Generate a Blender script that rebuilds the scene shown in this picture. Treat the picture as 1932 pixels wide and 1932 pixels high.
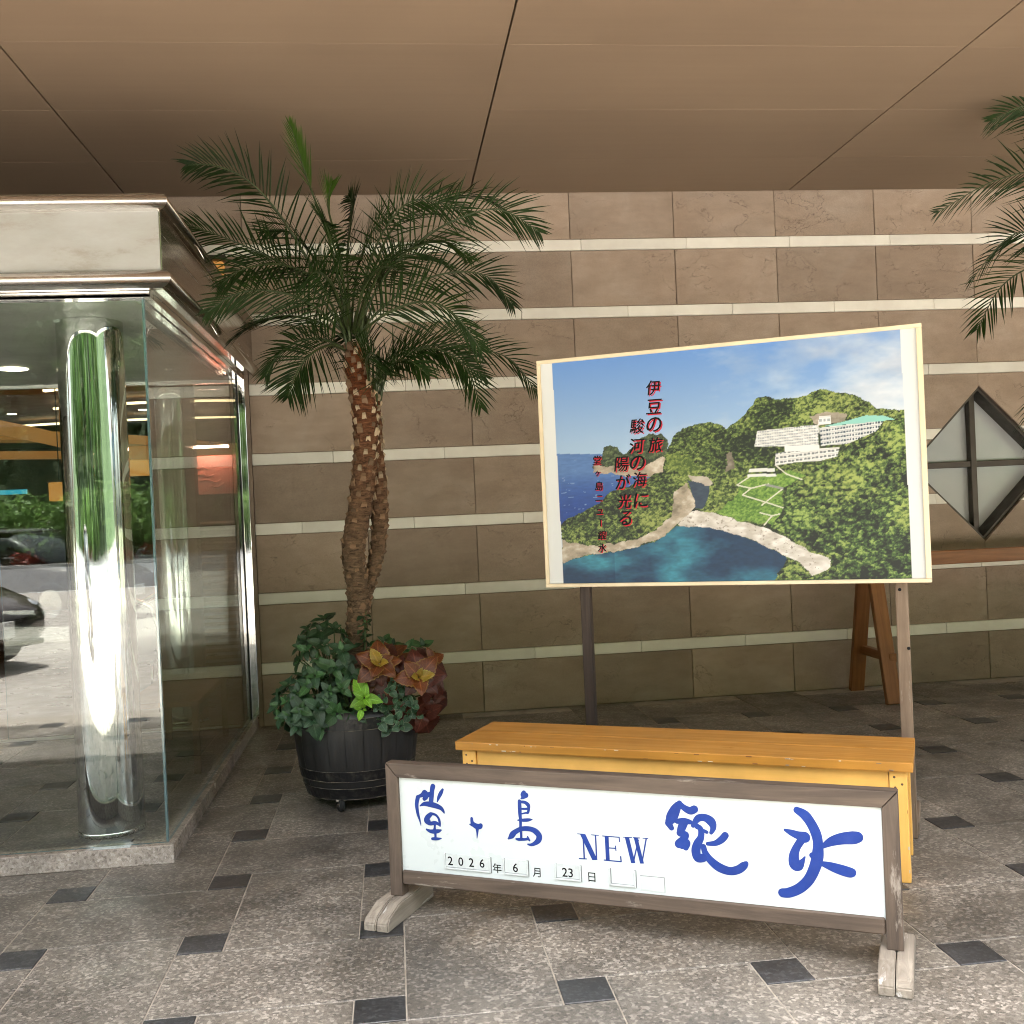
import bpy, bmesh, math, random
import numpy as np
from mathutils import Vector, Matrix, Euler

for o in list(bpy.data.objects):
    bpy.data.objects.remove(o)
scene = bpy.context.scene
COL = scene.collection
R = math.radians

# ------------------------------------------------------------------ camera, sky, sun, exposure
def camera():
    yaw, pitch, roll = 0.1138174, -0.0053980, -0.0441656
    cy, sy, cp, sp = math.cos(yaw), math.sin(yaw), math.cos(pitch), math.sin(pitch)
    fw = Vector((sy*cp, cy*cp, sp)); rt = Vector((cy, -sy, 0)); up = rt.cross(fw)
    r2 = rt*math.cos(roll) + up*math.sin(roll); u2 = -rt*math.sin(roll) + up*math.cos(roll)
    cd = bpy.data.cameras.new('camera'); co = bpy.data.objects.new('camera', cd); COL.objects.link(co)
    m = Matrix((r2, u2, -fw)).transposed().to_4x4(); m.translation = (0, 0, 1.4295)
    co.matrix_world = m
    cd.sensor_width = 36; cd.lens = 36*1983.3/1932; cd.clip_end = 2000; cd.clip_start = 0.05
    scene.camera = co
camera()
SUN_EL, SUN_AZ = 74.0, 205.0        # azimuth of the sun, clockwise from +y
world = bpy.data.worlds.new('World'); scene.world = world; world.use_nodes = True
wn = world.node_tree.nodes; wl = world.node_tree.links
sky = wn.new('ShaderNodeTexSky'); sky.sky_type = 'NISHITA'; sky.sun_disc = False
sky.sun_elevation = R(SUN_EL); sky.sun_rotation = R(SUN_AZ); sky.dust_density = 5.0; sky.air_density = 1.0
wn['Background'].inputs[1].default_value = 0.15
hz = wn.new('ShaderNodeHueSaturation'); hz.inputs['Saturation'].default_value = 0.4      # hazy, pale summer sky
wl.new(sky.outputs[0], hz.inputs['Color']); wl.new(hz.outputs[0], wn['Background'].inputs[0])
sl = bpy.data.lights.new('sun', 'SUN'); so = bpy.data.objects.new('sun', sl); COL.objects.link(so)
sl.energy = 5.0; sl.angle = R(0.6); sl.color = (1.0, 0.965, 0.91)
sd = Vector((math.sin(R(SUN_AZ))*math.cos(R(SUN_EL)), math.cos(R(SUN_AZ))*math.cos(R(SUN_EL)), math.sin(R(SUN_EL))))
so.rotation_euler = sd.to_track_quat('Z', 'Y').to_euler()
vs = scene.view_settings
vs.view_transform = 'Standard'; vs.look = 'None'; vs.gamma = 1.0; vs.exposure = 3.05; vs.use_curve_mapping = False
cy_ = scene.cycles
cy_.use_denoising = True; cy_.pixel_filter_type = 'BLACKMAN_HARRIS'; cy_.filter_width = 1.05; cy_.max_bounces = 10; cy_.diffuse_bounces = 5; cy_.glossy_bounces = 6
cy_.transparent_max_bounces = 16; cy_.transmission_bounces = 6; cy_.sample_clamp_indirect = 8
cy_.caustics_reflective = False; cy_.caustics_refractive = False
try:
    cy_.denoiser = 'OPENIMAGEDENOISE'; cy_.denoising_input_passes = 'RGB_ALBEDO_NORMAL'; cy_.denoising_prefilter = 'ACCURATE'
except Exception:
    pass

# ------------------------------------------------------------------ materials
def srgb(r, g, b):
    f = lambda c: (c/255/12.92 if c/255 <= .04045 else ((c/255+.055)/1.055)**2.4)
    return (f(r), f(g), f(b), 1)
class NT:
    def __init__(s, name):
        s.m = bpy.data.materials.new(name); s.m.use_nodes = True
        s.t = s.m.node_tree; s.n = s.t.nodes; s.b = s.n['Principled BSDF']; s.out = s.n['Material Output']
    def new(s, t, **k):
        x = s.n.new('ShaderNode'+t)
        for a, v in k.items():
            if a.startswith('i_'): x.inputs[int(a[2:])].default_value = v
            else: setattr(x, a, v)
        return x
    def ln(s, a, b): s.t.links.new(a, b)
    def coord(s, kind='Object', scale=(1, 1, 1), rnd=0):
        if kind == 'World': c = s.new('NewGeometry').outputs['Position']
        else: c = s.new('TexCoord').outputs[kind]
        if rnd:
            oi = s.new('ObjectInfo'); ml = s.new('Math', operation='MULTIPLY', i_1=rnd); s.ln(oi.outputs['Random'], ml.inputs[0])
            ad = s.new('VectorMath', operation='ADD'); s.ln(c, ad.inputs[0]); s.ln(ml.outputs[0], ad.inputs[1]); c = ad.outputs[0]
        mp = s.new('Mapping'); mp.inputs['Scale'].default_value = scale; s.ln(c, mp.inputs[0]); return mp.outputs[0]
    def noise(s, vec, scale, detail=5, rough=.6, dist=0):
        x = s.new('TexNoise'); x.inputs['Scale'].default_value = scale; x.inputs['Detail'].default_value = detail
        x.inputs['Roughness'].default_value = rough; x.inputs['Distortion'].default_value = dist
        s.ln(vec, x.inputs['Vector']); return x.outputs[0]
    def ramp(s, fac, stops):
        x = s.new('ValToRGB'); e = x.color_ramp.elements
        while len(e) < len(stops): e.new(.5)
        for el, (p, c) in zip(e, stops):
            el.position = p; el.color = c if hasattr(c, '__len__') else (c, c, c, 1)
        s.ln(fac, x.inputs[0]); return x.outputs[0]
    def mix(s, fac, a, b, mode='MIX'):
        x = s.new('Mix', data_type='RGBA', blend_type=mode)
        for v, i in ((fac, 0), (a, 6), (b, 7)):
            if isinstance(v, (int, float)): x.inputs[i].default_value = v
            elif isinstance(v, tuple): x.inputs[i].default_value = v
            else: s.ln(v, x.inputs[i])
        return x.outputs[2]
    def bump(s, h, strength=.3, dist=.01, prev=None):
        x = s.new('Bump'); x.inputs['Strength'].default_value = strength; x.inputs['Distance'].default_value = dist
        s.ln(h, x.inputs['Height'])
        if prev is not None: s.ln(prev, x.inputs['Normal'])
        return x.outputs[0]
    def set(s, col=None, rough=None, metal=0, spec=.5, nrm=None, coat=0):
        for v, n in ((col, 'Base Color'), (rough, 'Roughness'), (nrm, 'Normal')):
            if v is None: continue
            if isinstance(v, (int, float, tuple)): s.b.inputs[n].default_value = v
            else: s.ln(v, s.b.inputs[n])
        s.b.inputs['Metallic'].default_value = metal; s.b.inputs['Specular IOR Level'].default_value = spec
        s.b.inputs['Coat Weight'].default_value = coat
        return s.m
    def rndmul(s, col, lo, hi):
        oi = s.new('ObjectInfo'); mr = s.new('MapRange'); mr.inputs[3].default_value = lo; mr.inputs[4].default_value = hi
        s.ln(oi.outputs['Random'], mr.inputs[0]); return s.mix(1.0, col, mr.outputs[0], 'MULTIPLY')

def simple(name, c1, c2=None, rough=.5, metal=0, scale=6, stretch=(1, 1, 1), bump=.15, bscale=60, spec=.5, rnd=None, coat=0, lo=.35, hi=.65, bdist=.004, rvar=.12):
    t = NT(name); v = t.coord('Object', stretch, 7.3)
    n = t.noise(v, scale, 6); c2 = c2 or tuple(x*.75 for x in c1[:3])+(1,)
    col = t.ramp(n, [(lo, c1), (hi, c2)])
    if rnd: col = t.rndmul(col, *rnd)
    rr = t.ramp(t.noise(v, scale*2.3, 4), [(.3, max(.02, rough-rvar)), (.7, min(1, rough+rvar))])
    nb = t.bump(t.noise(v, bscale, 5), bump, bdist) if bump else None
    return t.set(col, rr, metal, spec, nb, coat)
def emit(name, col, strength):
    t = NT(name); t.set((.02, .02, .02, 1), .5); t.b.inputs['Emission Color'].default_value = col
    t.b.inputs['Emission Strength'].default_value = strength; return t.m

def granite(name, c_dark, c_mid, c_light, r0, r1, patches=True):
    t = NT(name); v = t.coord('World')
    vo = t.new('TexVoronoi'); vo.inputs['Scale'].default_value = 105; t.ln(v, vo.inputs['Vector'])
    sep = t.new('SeparateColor'); t.ln(vo.outputs['Color'], sep.inputs[0])
    grains = t.ramp(sep.outputs[0], [(0, c_dark), (.28, c_mid), (.62, c_mid), (1, c_light)])
    n2 = t.noise(v, 420, 3); grains = t.mix(.35, grains, t.ramp(n2, [(.35, c_dark), (.65, c_light)]))
    big = t.noise(v, 1.7, 7, .62, .7); wear = t.ramp(big, [(.36, .58), (.5, .92), (.64, 1.35)])
    col = t.mix(1.0, grains, wear, 'MULTIPLY')
    st = t.ramp(t.noise(t.coord('World', (1, 1, 1)), .9, 6, .7), [(.45, 1.0), (.7, .82)])
    col = t.mix(1.0, col, st, 'MULTIPLY'); col = t.rndmul(col, .86, 1.1)
    rr = t.ramp(t.noise(v, 3.5, 6, .65), [(.35, r0), (.65, r1)])
    nb = t.bump(t.noise(v, 190, 3), .12, .002)
    return t.set(col, rr, 0, .5, nb)
MAT = {}
MAT['granite'] = granite('granite', (.030, .027, .022, 1), (.120, .106, .087, 1), (.39, .355, .305, 1), .30, .60)
MAT['basalt'] = granite('basalt', (.012, .012, .013, 1), (.028, .029, .031, 1), (.085, .088, .092, 1), .30, .5)
MAT['grout'] = simple('grout', (.40, .36, .30, 1), (.26, .23, .19, 1), .85, scale=14, bump=.3)
def sandstone():
    t = NT('sandstone'); v = t.coord('Object', (1, 1, 1), 31.7)
    big = t.noise(v, 1.6, 6, .6, .6)
    col = t.ramp(big, [(.3, (.30, .226, .170, 1)), (.52, (.345, .268, .208, 1)), (.72, (.385, .312, .252, 1))])
    vein = t.noise(t.coord('Object', (1.3, 1.3, 2.0), 13.1), 2.3, 5, .55, .35)
    msk = t.ramp(t.noise(t.coord('Object', (1, 1, 1), 47.), 1.5, 3), [(.50, 0.), (.64, 1.)])
    vm = t.ramp(vein, [(.488, 1.0), (.498, .62), (.506, 1.12), (.52, 1.0)])
    vein2 = t.noise(t.coord('Object', (2.2, 2.2, .8), 23.), 3.1, 6, .6, .2)
    vm2 = t.ramp(vein2, [(.494, 1.0), (.5, .75), (.506, 1.0)])
    dots = t.ramp(t.noise(v, 30, 2), [(.20, .5), (.25, 1.0)])
    grain = t.ramp(t.noise(v, 210, 3, .7), [(.3, .86), (.7, 1.13)])
    smudge = t.ramp(t.noise(t.coord('Object', (1, 1, 2.5), 5.), 4.5, 6, .65), [(.35, .90), (.65, 1.08)])
    vv_ = t.mix(msk, (1, 1, 1, 1), vm); v2_ = t.mix(msk, vm2, (1, 1, 1, 1)); v2_ = t.mix(.65, v2_, (1, 1, 1, 1))
    col = t.mix(.8, col, vv_, 'MULTIPLY'); col = t.mix(.5, col, v2_, 'MULTIPLY'); col = t.mix(.7, col, dots, 'MULTIPLY')
    col = t.mix(1., col, grain, 'MULTIPLY'); col = t.mix(1., col, smudge, 'MULTIPLY'); col = t.rndmul(col, .84, 1.14)
    rid = t.mix(msk, (.4, .4, .4, 1), t.ramp(vein, [(.44, .35), (.496, .6), (.5, 0), (.54, .3), (.60, .38)]))
    b1 = t.bump(t.noise(v, 7, 7, .6), .4, .014); b2 = t.bump(rid, .7, .014, b1); b3 = t.bump(t.noise(v, 160, 3), .35, .002, b2)
    return t.set(col, .82, 0, .3, b3)
MAT['sandstone'] = sandstone()
MAT['limestone'] = simple('limestone', (.82, .80, .725, 1), (.74, .71, .64, 1), .75, scale=5, bump=.25, bscale=120, rnd=(.9, 1.08), spec=.3, bdist=.002)
MAT['mortar'] = simple('mortar', (.27, .20, .15, 1), (.22, .16, .12, 1), .9, scale=20)
def ceilmat():
    t = NT('ceiling_panel'); v = t.coord('World', (1, 1, 1))
    n = t.noise(t.coord('World', (.25, 7, 1)), 2.2, 6, .6); n2 = t.noise(v, .8, 4)
    col = t.mix(.75, t.ramp(n, [(.35, (.212, .150, .101, 1)), (.65, (.248, .180, .123, 1))]), t.ramp(n2, [(.3, (.208, .148, .101, 1)), (.7, (.248, .179, .123, 1))]))
    nb = t.bump(t.noise(v, 260, 2), .25, .001)
    return t.set(t.rndmul(col, .96, 1.03), .62, 0, .3, nb)
MAT['ceiling'] = ceilmat()
MAT['seam'] = simple('ceiling_seam', (.03, .02, .014, 1), rough=.9)
def steel(name, rough, streak, col=(.72, .70, .67, 1), amp=.08, stretch=(1, 1, 1)):
    t = NT(name); v = t.coord('Object', stretch)
    n = t.noise(v, streak, 5); rr = t.ramp(n, [(.3, max(.0, rough-amp)), (.7, rough+amp)])
    nb = t.bump(n, .05, .002)
    return t.set(col, rr, 1.0, .5, nb)
MAT['steel'] = steel('brushed_steel', .27, 60, stretch=(.02, 1, 1))
MAT['steel_side'] = steel('dark_steel', .22, 60, (.42, .38, .33, 1), stretch=(1, .02, 1))
MAT['mirror'] = steel('polished_steel', .035, 14, (.62, .62, .60, 1), .03, (3, 3, .12))
def fasciamat():
    t = NT('fascia_steel'); v = t.coord('Object', (1, 1, 2.5)); n = t.noise(v, 3, 8, .7)
    col = t.ramp(n, [(.35, (.36, .36, .355, 1)), (.52, (.33, .325, .31, 1)), (.66, (.25, .225, .195, 1))])
    rr = t.ramp(t.noise(v, 5, 6), [(.3, .42), (.7, .6)])
    return t.set(col, rr, .55, .5)
MAT['fascia'] = fasciamat()
def glassmat(name, tint=(.935, .96, .945, 1), f0=.045):
    t = NT(name); t.n.remove(t.b)
    tr = t.new('BsdfTransparent'); tr.inputs[0].default_value = tint
    gl = t.new('BsdfGlossy'); gl.inputs['Roughness'].default_value = .0; gl.inputs[0].default_value = (1, 1, 1, 1)
    lw = t.new('LayerWeight'); lw.inputs[0].default_value = .5
    pw = t.new('Math', operation='POWER', i_1=5.0); t.ln(lw.outputs['Facing'], pw.inputs[0])
    ma = t.new('Math', operation='MULTIPLY_ADD', i_1=1-f0, i_2=f0); t.ln(pw.outputs[0], ma.inputs[0])
    mx = t.new('MixShader'); t.ln(ma.outputs[0], mx.inputs[0]); t.ln(tr.outputs[0], mx.inputs[1]); t.ln(gl.outputs[0], mx.inputs[2])
    t.ln(mx.outputs[0], t.out.inputs[0]); return t.m
MAT['glass'] = glassmat('clear_glass', f0=.043)
MAT['glass_edge'] = simple('glass_edge', (.10, .18, .21, 1), (.14, .22, .25, 1), .12, bump=0, spec=.8)
MAT['bronze'] = simple('bronze_frame', (.035, .026, .02, 1), (.05, .04, .03, 1), .4, metal=.5, bump=.05)
def frosted():
    t = NT('frosted_pane'); v = t.coord('Object'); n = t.noise(v, 1.5, 4)
    return t.set(t.ramp(n, [(.3, (.44, .47, .48, 1)), (.7, (.54, .56, .56, 1))]), .10, 0, .6)
MAT['frosted'] = frosted()
def wood(name, c1, c2, axis, rough=.6, grain=9, wear=None, bump=.3):
    t = NT(name); st = [18, 18, 18]; st[axis] = 1.0; v = t.coord('Object', tuple(st), 9.1)
    n = t.noise(v, grain/6, 7, .65, .8); col = t.ramp(n, [(.3, c1), (.68, c2)])
    big = t.ramp(t.noise(t.coord('Object', (1, 1, 1), 3), 4, 5), [(.3, .82), (.7, 1.08)]); col = t.mix(1., col, big, 'MULTIPLY')
    if wear:
        w = t.ramp(t.noise(t.coord('Object', tuple(1+(x-1)*.25 for x in st), 5), 3.2, 8, .72), [(.60, 0.), (.67, 1.)] if name[:4] not in ('worn', 'yell') else ([(.69, 0.), (.71, 1.)] if name[0] == 'w' else [(.66, 0.), (.80, .7)])); col = t.mix(w, col, wear)
    rr = t.ramp(n, [(.3, rough-.12), (.7, rough+.12)])
    return t.set(col, rr, 0, .4, t.bump(n, bump, .003))
BROWN = ((.135, .098, .072, 1), (.055, .040, .031, 1), (.25, .215, .18, 1))
for ax, k in enumerate('xyz'):
    MAT['frame_'+k] = wood('weathered_frame_'+k, BROWN[0], BROWN[1], ax, .62, 9, BROWN[2])
    MAT['foot_'+k] = wood('bleached_timber_'+k, (.36, .315, .255, 1), (.17, .142, .112, 1), ax, .8, 9, (.52, .505, .475, 1))
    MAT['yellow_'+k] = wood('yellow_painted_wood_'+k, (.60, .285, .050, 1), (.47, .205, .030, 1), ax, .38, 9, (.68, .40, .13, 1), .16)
    MAT['yel2_'+k] = wood('worn_yellow_wood_'+k, (.90, .52, .14, 1), (.84, .46, .105, 1), ax, .5, 9, (.30, .15, .05, 1), .1)  # lighter than the seat: front light on apron and legs put into the colour
    MAT['orange_'+k] = wood('varnished_timber_'+k, (.30, .125, .035, 1), (.19, .07, .02, 1), ax, .45, 9, None, .15)
    MAT['post_'+k] = wood('grey_post_'+k, (.27, .20, .14, 1), (.14, .095, .065, 1), ax, .7, 9, (.33, .28, .23, 1))
    MAT['batten_'+k] = wood('pale_batten_'+k, (.74, .64, .46, 1), (.66, .55, .38, 1), ax, .55, 9, None, .1)
MAT['darkpost'] = wood('dark_post', (.050, .032, .022, 1), (.018, .012, .010, 1), 2, .65, 9, (.11, .08, .06, 1))
MAT['white_board'] = simple('white_board', (.58, .635, .635, 1), (.555, .61, .62, 1), .32, bump=.02, scale=3, spec=.5)
MAT['white_plate'] = simple('white_plate', (.56, .61, .61, 1), (.53, .57, .58, 1), .3, bump=0)
MAT['blue_paint'] = simple('blue_lettering', (.002, .026, .20, 1), (.003, .034, .245, 1), .7, bump=0, scale=12)
MAT['black_ink'] = simple('black_lettering', (.006, .006, .007, 1), rough=.7, bump=0, spec=.15)
MAT['red_ink'] = simple('red_lettering', (.50, .015, .035, 1), rough=.6, bump=0, spec=.2)
MAT['grey_line'] = simple('slot_rail', (.16, .165, .17, 1), rough=.4, bump=0)
MAT['paper'] = simple('poster_border', (.80, .82, .83, 1), (.77, .79, .80, 1), .45, bump=.02, scale=2)
def barrelmat():
    t = NT('black_barrel_wood'); v = t.coord('Object', (14, 14, 1.2), 5); n = t.noise(v, 2, 7, .65)
    col = t.ramp(n, [(.3, (.010, .010, .011, 1)), (.7, (.022, .021, .022, 1))])
    ch = t.ramp(t.noise(t.coord('Object', (5, 5, 2), 9), 9, 6, .7), [(.71, 0.), (.75, 1.)]); col = t.mix(ch, col, (.12, .11, .10, 1))
    return t.set(col, t.ramp(n, [(.3, .33), (.7, .55)]), 0, .5, t.bump(n, .3, .003))
MAT['barrel'] = barrelmat()
MAT['hoop'] = simple('black_hoop', (.011, .011, .013, 1), (.05, .045, .04, 1), .42, metal=.3, scale=26, bump=.3, lo=.5, hi=.72)
MAT['worn_edge'] = simple('worn_hoop_edge', (.035, .03, .025, 1), (.22, .19, .14, 1), .6, scale=18, bump=0, lo=.45, hi=.62)
MAT['rubber'] = simple('rubber', (.012, .012, .012, 1), rough=.7, bump=.1)
MAT['soil'] = simple('soil', (.03, .02, .014, 1), (.05, .035, .024, 1), .95, scale=30, bump=.8, bdist=.01)
MAT['chrome'] = steel('caster_metal', .2, 30, (.75, .72, .68, 1))
def leaf(name, c1, c2, edge=None, rough=.42, veins=True, trans=.25, inner=None):
    t = NT(name); uv = t.new('UVMap').outputs[0]; sp = t.new('SeparateXYZ'); t.ln(uv, sp.inputs[0])
    n = t.noise(t.coord('Object', (1, 1, 1), 11), 22, 4)
    col = t.ramp(n, [(.3, c1), (.7, c2)])
    # u = 0 on the midrib, 1 on the rim ; v along the leaf
    if inner:
        col = t.mix(t.ramp(sp.outputs[1], [(.15, 0.), (.6, 1.)]), inner, col)
    if edge:
        em = t.ramp(sp.outputs[0], [(.80, 0.), (.93, 1.)]); col = t.mix(em, col, edge)
    if veins:
        mid = t.ramp(sp.outputs[0], [(.02, 1.), (.09, 0.)])
        wv = t.new('Math', operation='MULTIPLY_ADD', i_1=-.35); t.ln(sp.outputs[0], wv.inputs[0]); t.ln(sp.outputs[1], wv.inputs[2])
        w2 = t.new('Math', operation='MULTIPLY', i_1=42.0); t.ln(wv.outputs[0], w2.inputs[0])
        sn = t.new('Math', operation='SINE'); t.ln(w2.outputs[0], sn.inputs[0])
        vv = t.ramp(sn.outputs[0], [(.86, 0.), (1., .5)])
        vm = t.mix(1., mid, vv, 'ADD')
        col = t.mix(vm, col, tuple(min(1, x*1.55+.008) for x in c2[:3])+(1,))
        nb = t.bump(vv, -.4, .004)
    else:
        nb = None
        dry = t.mix(1., t.ramp(sp.outputs[1], [(.80, 0.), (1., 1.)]), t.ramp(t.noise(t.coord('Object'), 9, 3), [(.55, 0.), (.65, .8)]), 'MULTIPLY')
        col = t.mix(dry, col, (.17, .115, .05, 1))
    col = t.rndmul(col, .65, 1.3)
    t.set(col, rough, 0, .45 if veins else .18, nb)
    tl = t.new('BsdfTranslucent'); t.ln(col, tl.inputs[0]); mx = t.new('MixShader'); mx.inputs[0].default_value = trans
    t.ln(t.b.outputs[0], mx.inputs[1]); t.ln(tl.outputs[0], mx.inputs[2]); t.ln(mx.outputs[0], t.out.inputs[0])
    return t.m
MAT['leaf_blue'] = leaf('blue_green_leaf', (.024, .062, .030, 1), (.040, .090, .044, 1))
MAT['leaf_green'] = leaf('mid_green_leaf', (.035, .095, .032, 1), (.055, .13, .045, 1))
MAT['leaf_dark'] = leaf('dark_green_leaf', (.018, .045, .018, 1), (.028, .062, .024, 1))
MAT['leaf_lime'] = leaf('lime_leaf', (.15, .34, .022, 1), (.20, .42, .035, 1))
MAT['leaf_small'] = leaf('variegated_leaf', (.035, .085, .042, 1), (.05, .11, .055, 1), (.20, .25, .16, 1))
MAT['coleus'] = leaf('rust_coleus_leaf', (.095, .024, .008, 1), (.15, .045, .010, 1), (.22, .12, .025, 1))
MAT['coleus_dark'] = leaf('wine_coleus_leaf', (.055, .012, .008, 1), (.085, .020, .011, 1))
MAT['coleus_young'] = leaf('young_coleus_leaf', (.33, .25, .035, 1), (.28, .16, .02, 1), (.42, .38, .08, 1))
MAT['stem'] = simple('green_stem', (.06, .10, .03, 1), rough=.6)
MAT['frond'] = leaf('palm_leaflet', (.009, .023, .0035, 1), (.017, .040, .006, 1), rough=.55, veins=False, trans=.2)
MAT['frond_young'] = leaf('young_palm_leaflet', (.035, .085, .010, 1), (.055, .11, .016, 1), rough=.4, veins=False, trans=.3)
MAT['rachis'] = simple('palm_rachis', (.034, .052, .012, 1), (.022, .036, .008, 1), .5, scale=8, bump=.1)
def trunkmat():
    t = NT('palm_fibre'); v = t.coord('Object', (1, 1, 1)); sx = t.new('SeparateXYZ'); t.ln(t.coord('World'), sx.inputs[0])
    hz = t.new('MapRange'); hz.inputs[1].default_value = 1.2; hz.inputs[2].default_value = 2.1; t.ln(sx.outputs[2], hz.inputs[0])
    n = t.noise(t.coord('Object', (1, 1, 3.2)), 24, 6, .7, .5)
    low = t.ramp(n, [(.32, (.035, .022, .013, 1)), (.68, (.215, .145, .09, 1))]); hi = t.ramp(n, [(.32, (.035, .010, .005, 1)), (.68, (.19, .062, .020, 1))])
    col = t.mix(hz.outputs[0], low, hi)
    return t.set(col, .85, 0, .2, t.bump(n, 1.0, .02))
MAT['trunk'] = trunkmat()
MAT['stub'] = simple('cut_leaf_base', (.50, .40, .27, 1), (.30, .21, .13, 1), .8, scale=40, rnd=(.5, 1.2))
MAT['stub_dark'] = simple('old_leaf_base', (.20, .125, .07, 1), (.11, .06, .032, 1), .85, scale=40, rnd=(.6, 1.3))

# ------------------------------------------------------------------ mesh helpers
def link(name, me, mat=None, parent=None, M=None, smooth=False):
    o = bpy.data.objects.new(name, me); COL.objects.link(o)
    if mat is not None and not me.materials: me.materials.append(MAT[mat] if isinstance(mat, str) else mat)
    if smooth and me.polygons: me.polygons.foreach_set('use_smooth', [True]*len(me.polygons))
    if parent is not None: o.parent = parent
    if M is not None: o.matrix_basis = M
    return o
def pyd(verts, faces, uvs=None):
    me = bpy.data.meshes.new('mesh'); me.from_pydata([tuple(v) for v in verts], [], faces)
    if uvs is not None:
        l = me.uv_layers.new(name='UVMap')
        for lp in me.loops: l.data[lp.index].uv = uvs[lp.vertex_index]
    me.update(); return me
_bc = {}
def boxme(sx, sy, sz, b=0, seg=1):
    """box centred in x, y and standing on z = 0"""
    k = (round(sx, 4), round(sy, 4), round(sz, 4), b, seg)
    bm = bmesh.new(); bmesh.ops.create_cube(bm, size=1)
    for v in bm.verts: v.co = Vector((v.co.x*sx, v.co.y*sy, (v.co.z+.5)*sz))
    if b: bmesh.ops.bevel(bm, geom=list(bm.edges), offset=b, segments=seg, affect='EDGES', profile=.6)
    me = bpy.data.meshes.new('mesh'); bm.to_mesh(me); bm.free(); return me
def box(name, x0, x1, y0, y1, z0, z1, mat, parent=None, b=0, rel=True, seg=1):
    me = boxme(x1-x0, y1-y0, z1-z0, b, seg)
    loc = Vector(((x0+x1)/2, (y0+y1)/2, z0))
    if parent is not None and rel: loc = loc - parent.location
    return link(name, me, mat, parent, Matrix.Translation(loc))
def bar(name, p0, p1, w, h, mat, parent=None, b=0, up=(0, 0, 1), rel=False):
    """rectangular bar from p0 to p1 (its long axis is local z)"""
    p0, p1 = Vector(p0), Vector(p1); d = (p1-p0); L = d.length; z = d.normalized()
    x = Vector(up).cross(z)
    if x.length < 1e-4: x = Vector((1, 0, 0)).cross(z) if abs(z.x) < .9 else Vector((0, 1, 0)).cross(z)
    x.normalize(); y = z.cross(x)
    m = Matrix((x, y, z)).transposed().to_4x4(); m.translation = p0 - (parent.location if (parent is not None and rel) else Vector())
    return link(name, boxme(w, h, L, b), mat, parent, m)
def tubeme(pts, rad, n=10, cap=True):
    pts = [Vector(p) for p in pts]; V = []; F = []; ref = None
    for i, p in enumerate(pts):
        t = (pts[min(i+1, len(pts)-1)]-pts[max(i-1, 0)]).normalized()
        if ref is None: ref = t.orthogonal().normalized()
        ref = (ref - t*ref.dot(t)).normalized(); bn = t.cross(ref); r = rad[i] if hasattr(rad, '__len__') else rad
        for k in range(n):
            a = 2*math.pi*k/n; V.append(p+ref*math.cos(a)*r+bn*math.sin(a)*r)
    for i in range(len(pts)-1):
        for k in range(n):
            F.append((i*n+k, i*n+(k+1) % n, (i+1)*n+(k+1) % n, (i+1)*n+k))
    if cap: F.append(tuple(range(n-1, -1, -1))); F.append(tuple(range((len(pts)-1)*n, len(pts)*n)))
    return pyd(V, F)
def lathe(prof, n=32, a0=0., a1=2*math.pi):
    full = abs(a1-a0-2*math.pi) < 1e-6; m = n if full else n+1; V = []; F = []
    for r, z in prof:
        for k in range(m):
            a = a0+(a1-a0)*k/n; V.append((r*math.cos(a), r*math.sin(a), z))
    for i in range(len(prof)-1):
        for k in range(n):
            k2 = (k+1) % m; F.append((i*m+k, i*m+k2, (i+1)*m+k2, (i+1)*m+k))
    return pyd(V, F)
def prism(poly, d, axis='y'):
    """extrude a 2-D polygon (x, z) along y from 0 to d"""
    n = len(poly); V = [(x, 0, z) for x, z in poly]+[(x, d, z) for x, z in poly]
    F = [tuple(range(n)), tuple(range(2*n-1, n-1, -1))]+[(i, i+n, (i+1) % n+n, (i+1) % n) for i in range(n)]
    me = pyd(V, F); bm = bmesh.new(); bm.from_mesh(me); bmesh.ops.recalc_face_normals(bm, faces=bm.faces); bm.to_mesh(me); bm.free(); return me
def thing(name, label, cat, loc=(0, 0, 0), rz=0, group=None):
    o = bpy.data.objects.new(name, None); COL.objects.link(o); o.empty_display_size = .1
    o.location = loc; o.rotation_euler = (0, 0, rz); tag(o, label, cat, group); return o
def tag(o, label=None, cat=None, group=None, kind=None):
    if label: o['label'] = label
    if cat: o['category'] = cat
    if group: o['group'] = group
    if kind: o['kind'] = kind
    return o
def T(*v): return Matrix.Translation(Vector(v))
def copy_tree(o, parent=None):
    c = o.copy(); COL.objects.link(c)
    if parent is not None: c.parent = parent
    for ch in o.children: copy_tree(ch, c)
    return c

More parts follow.
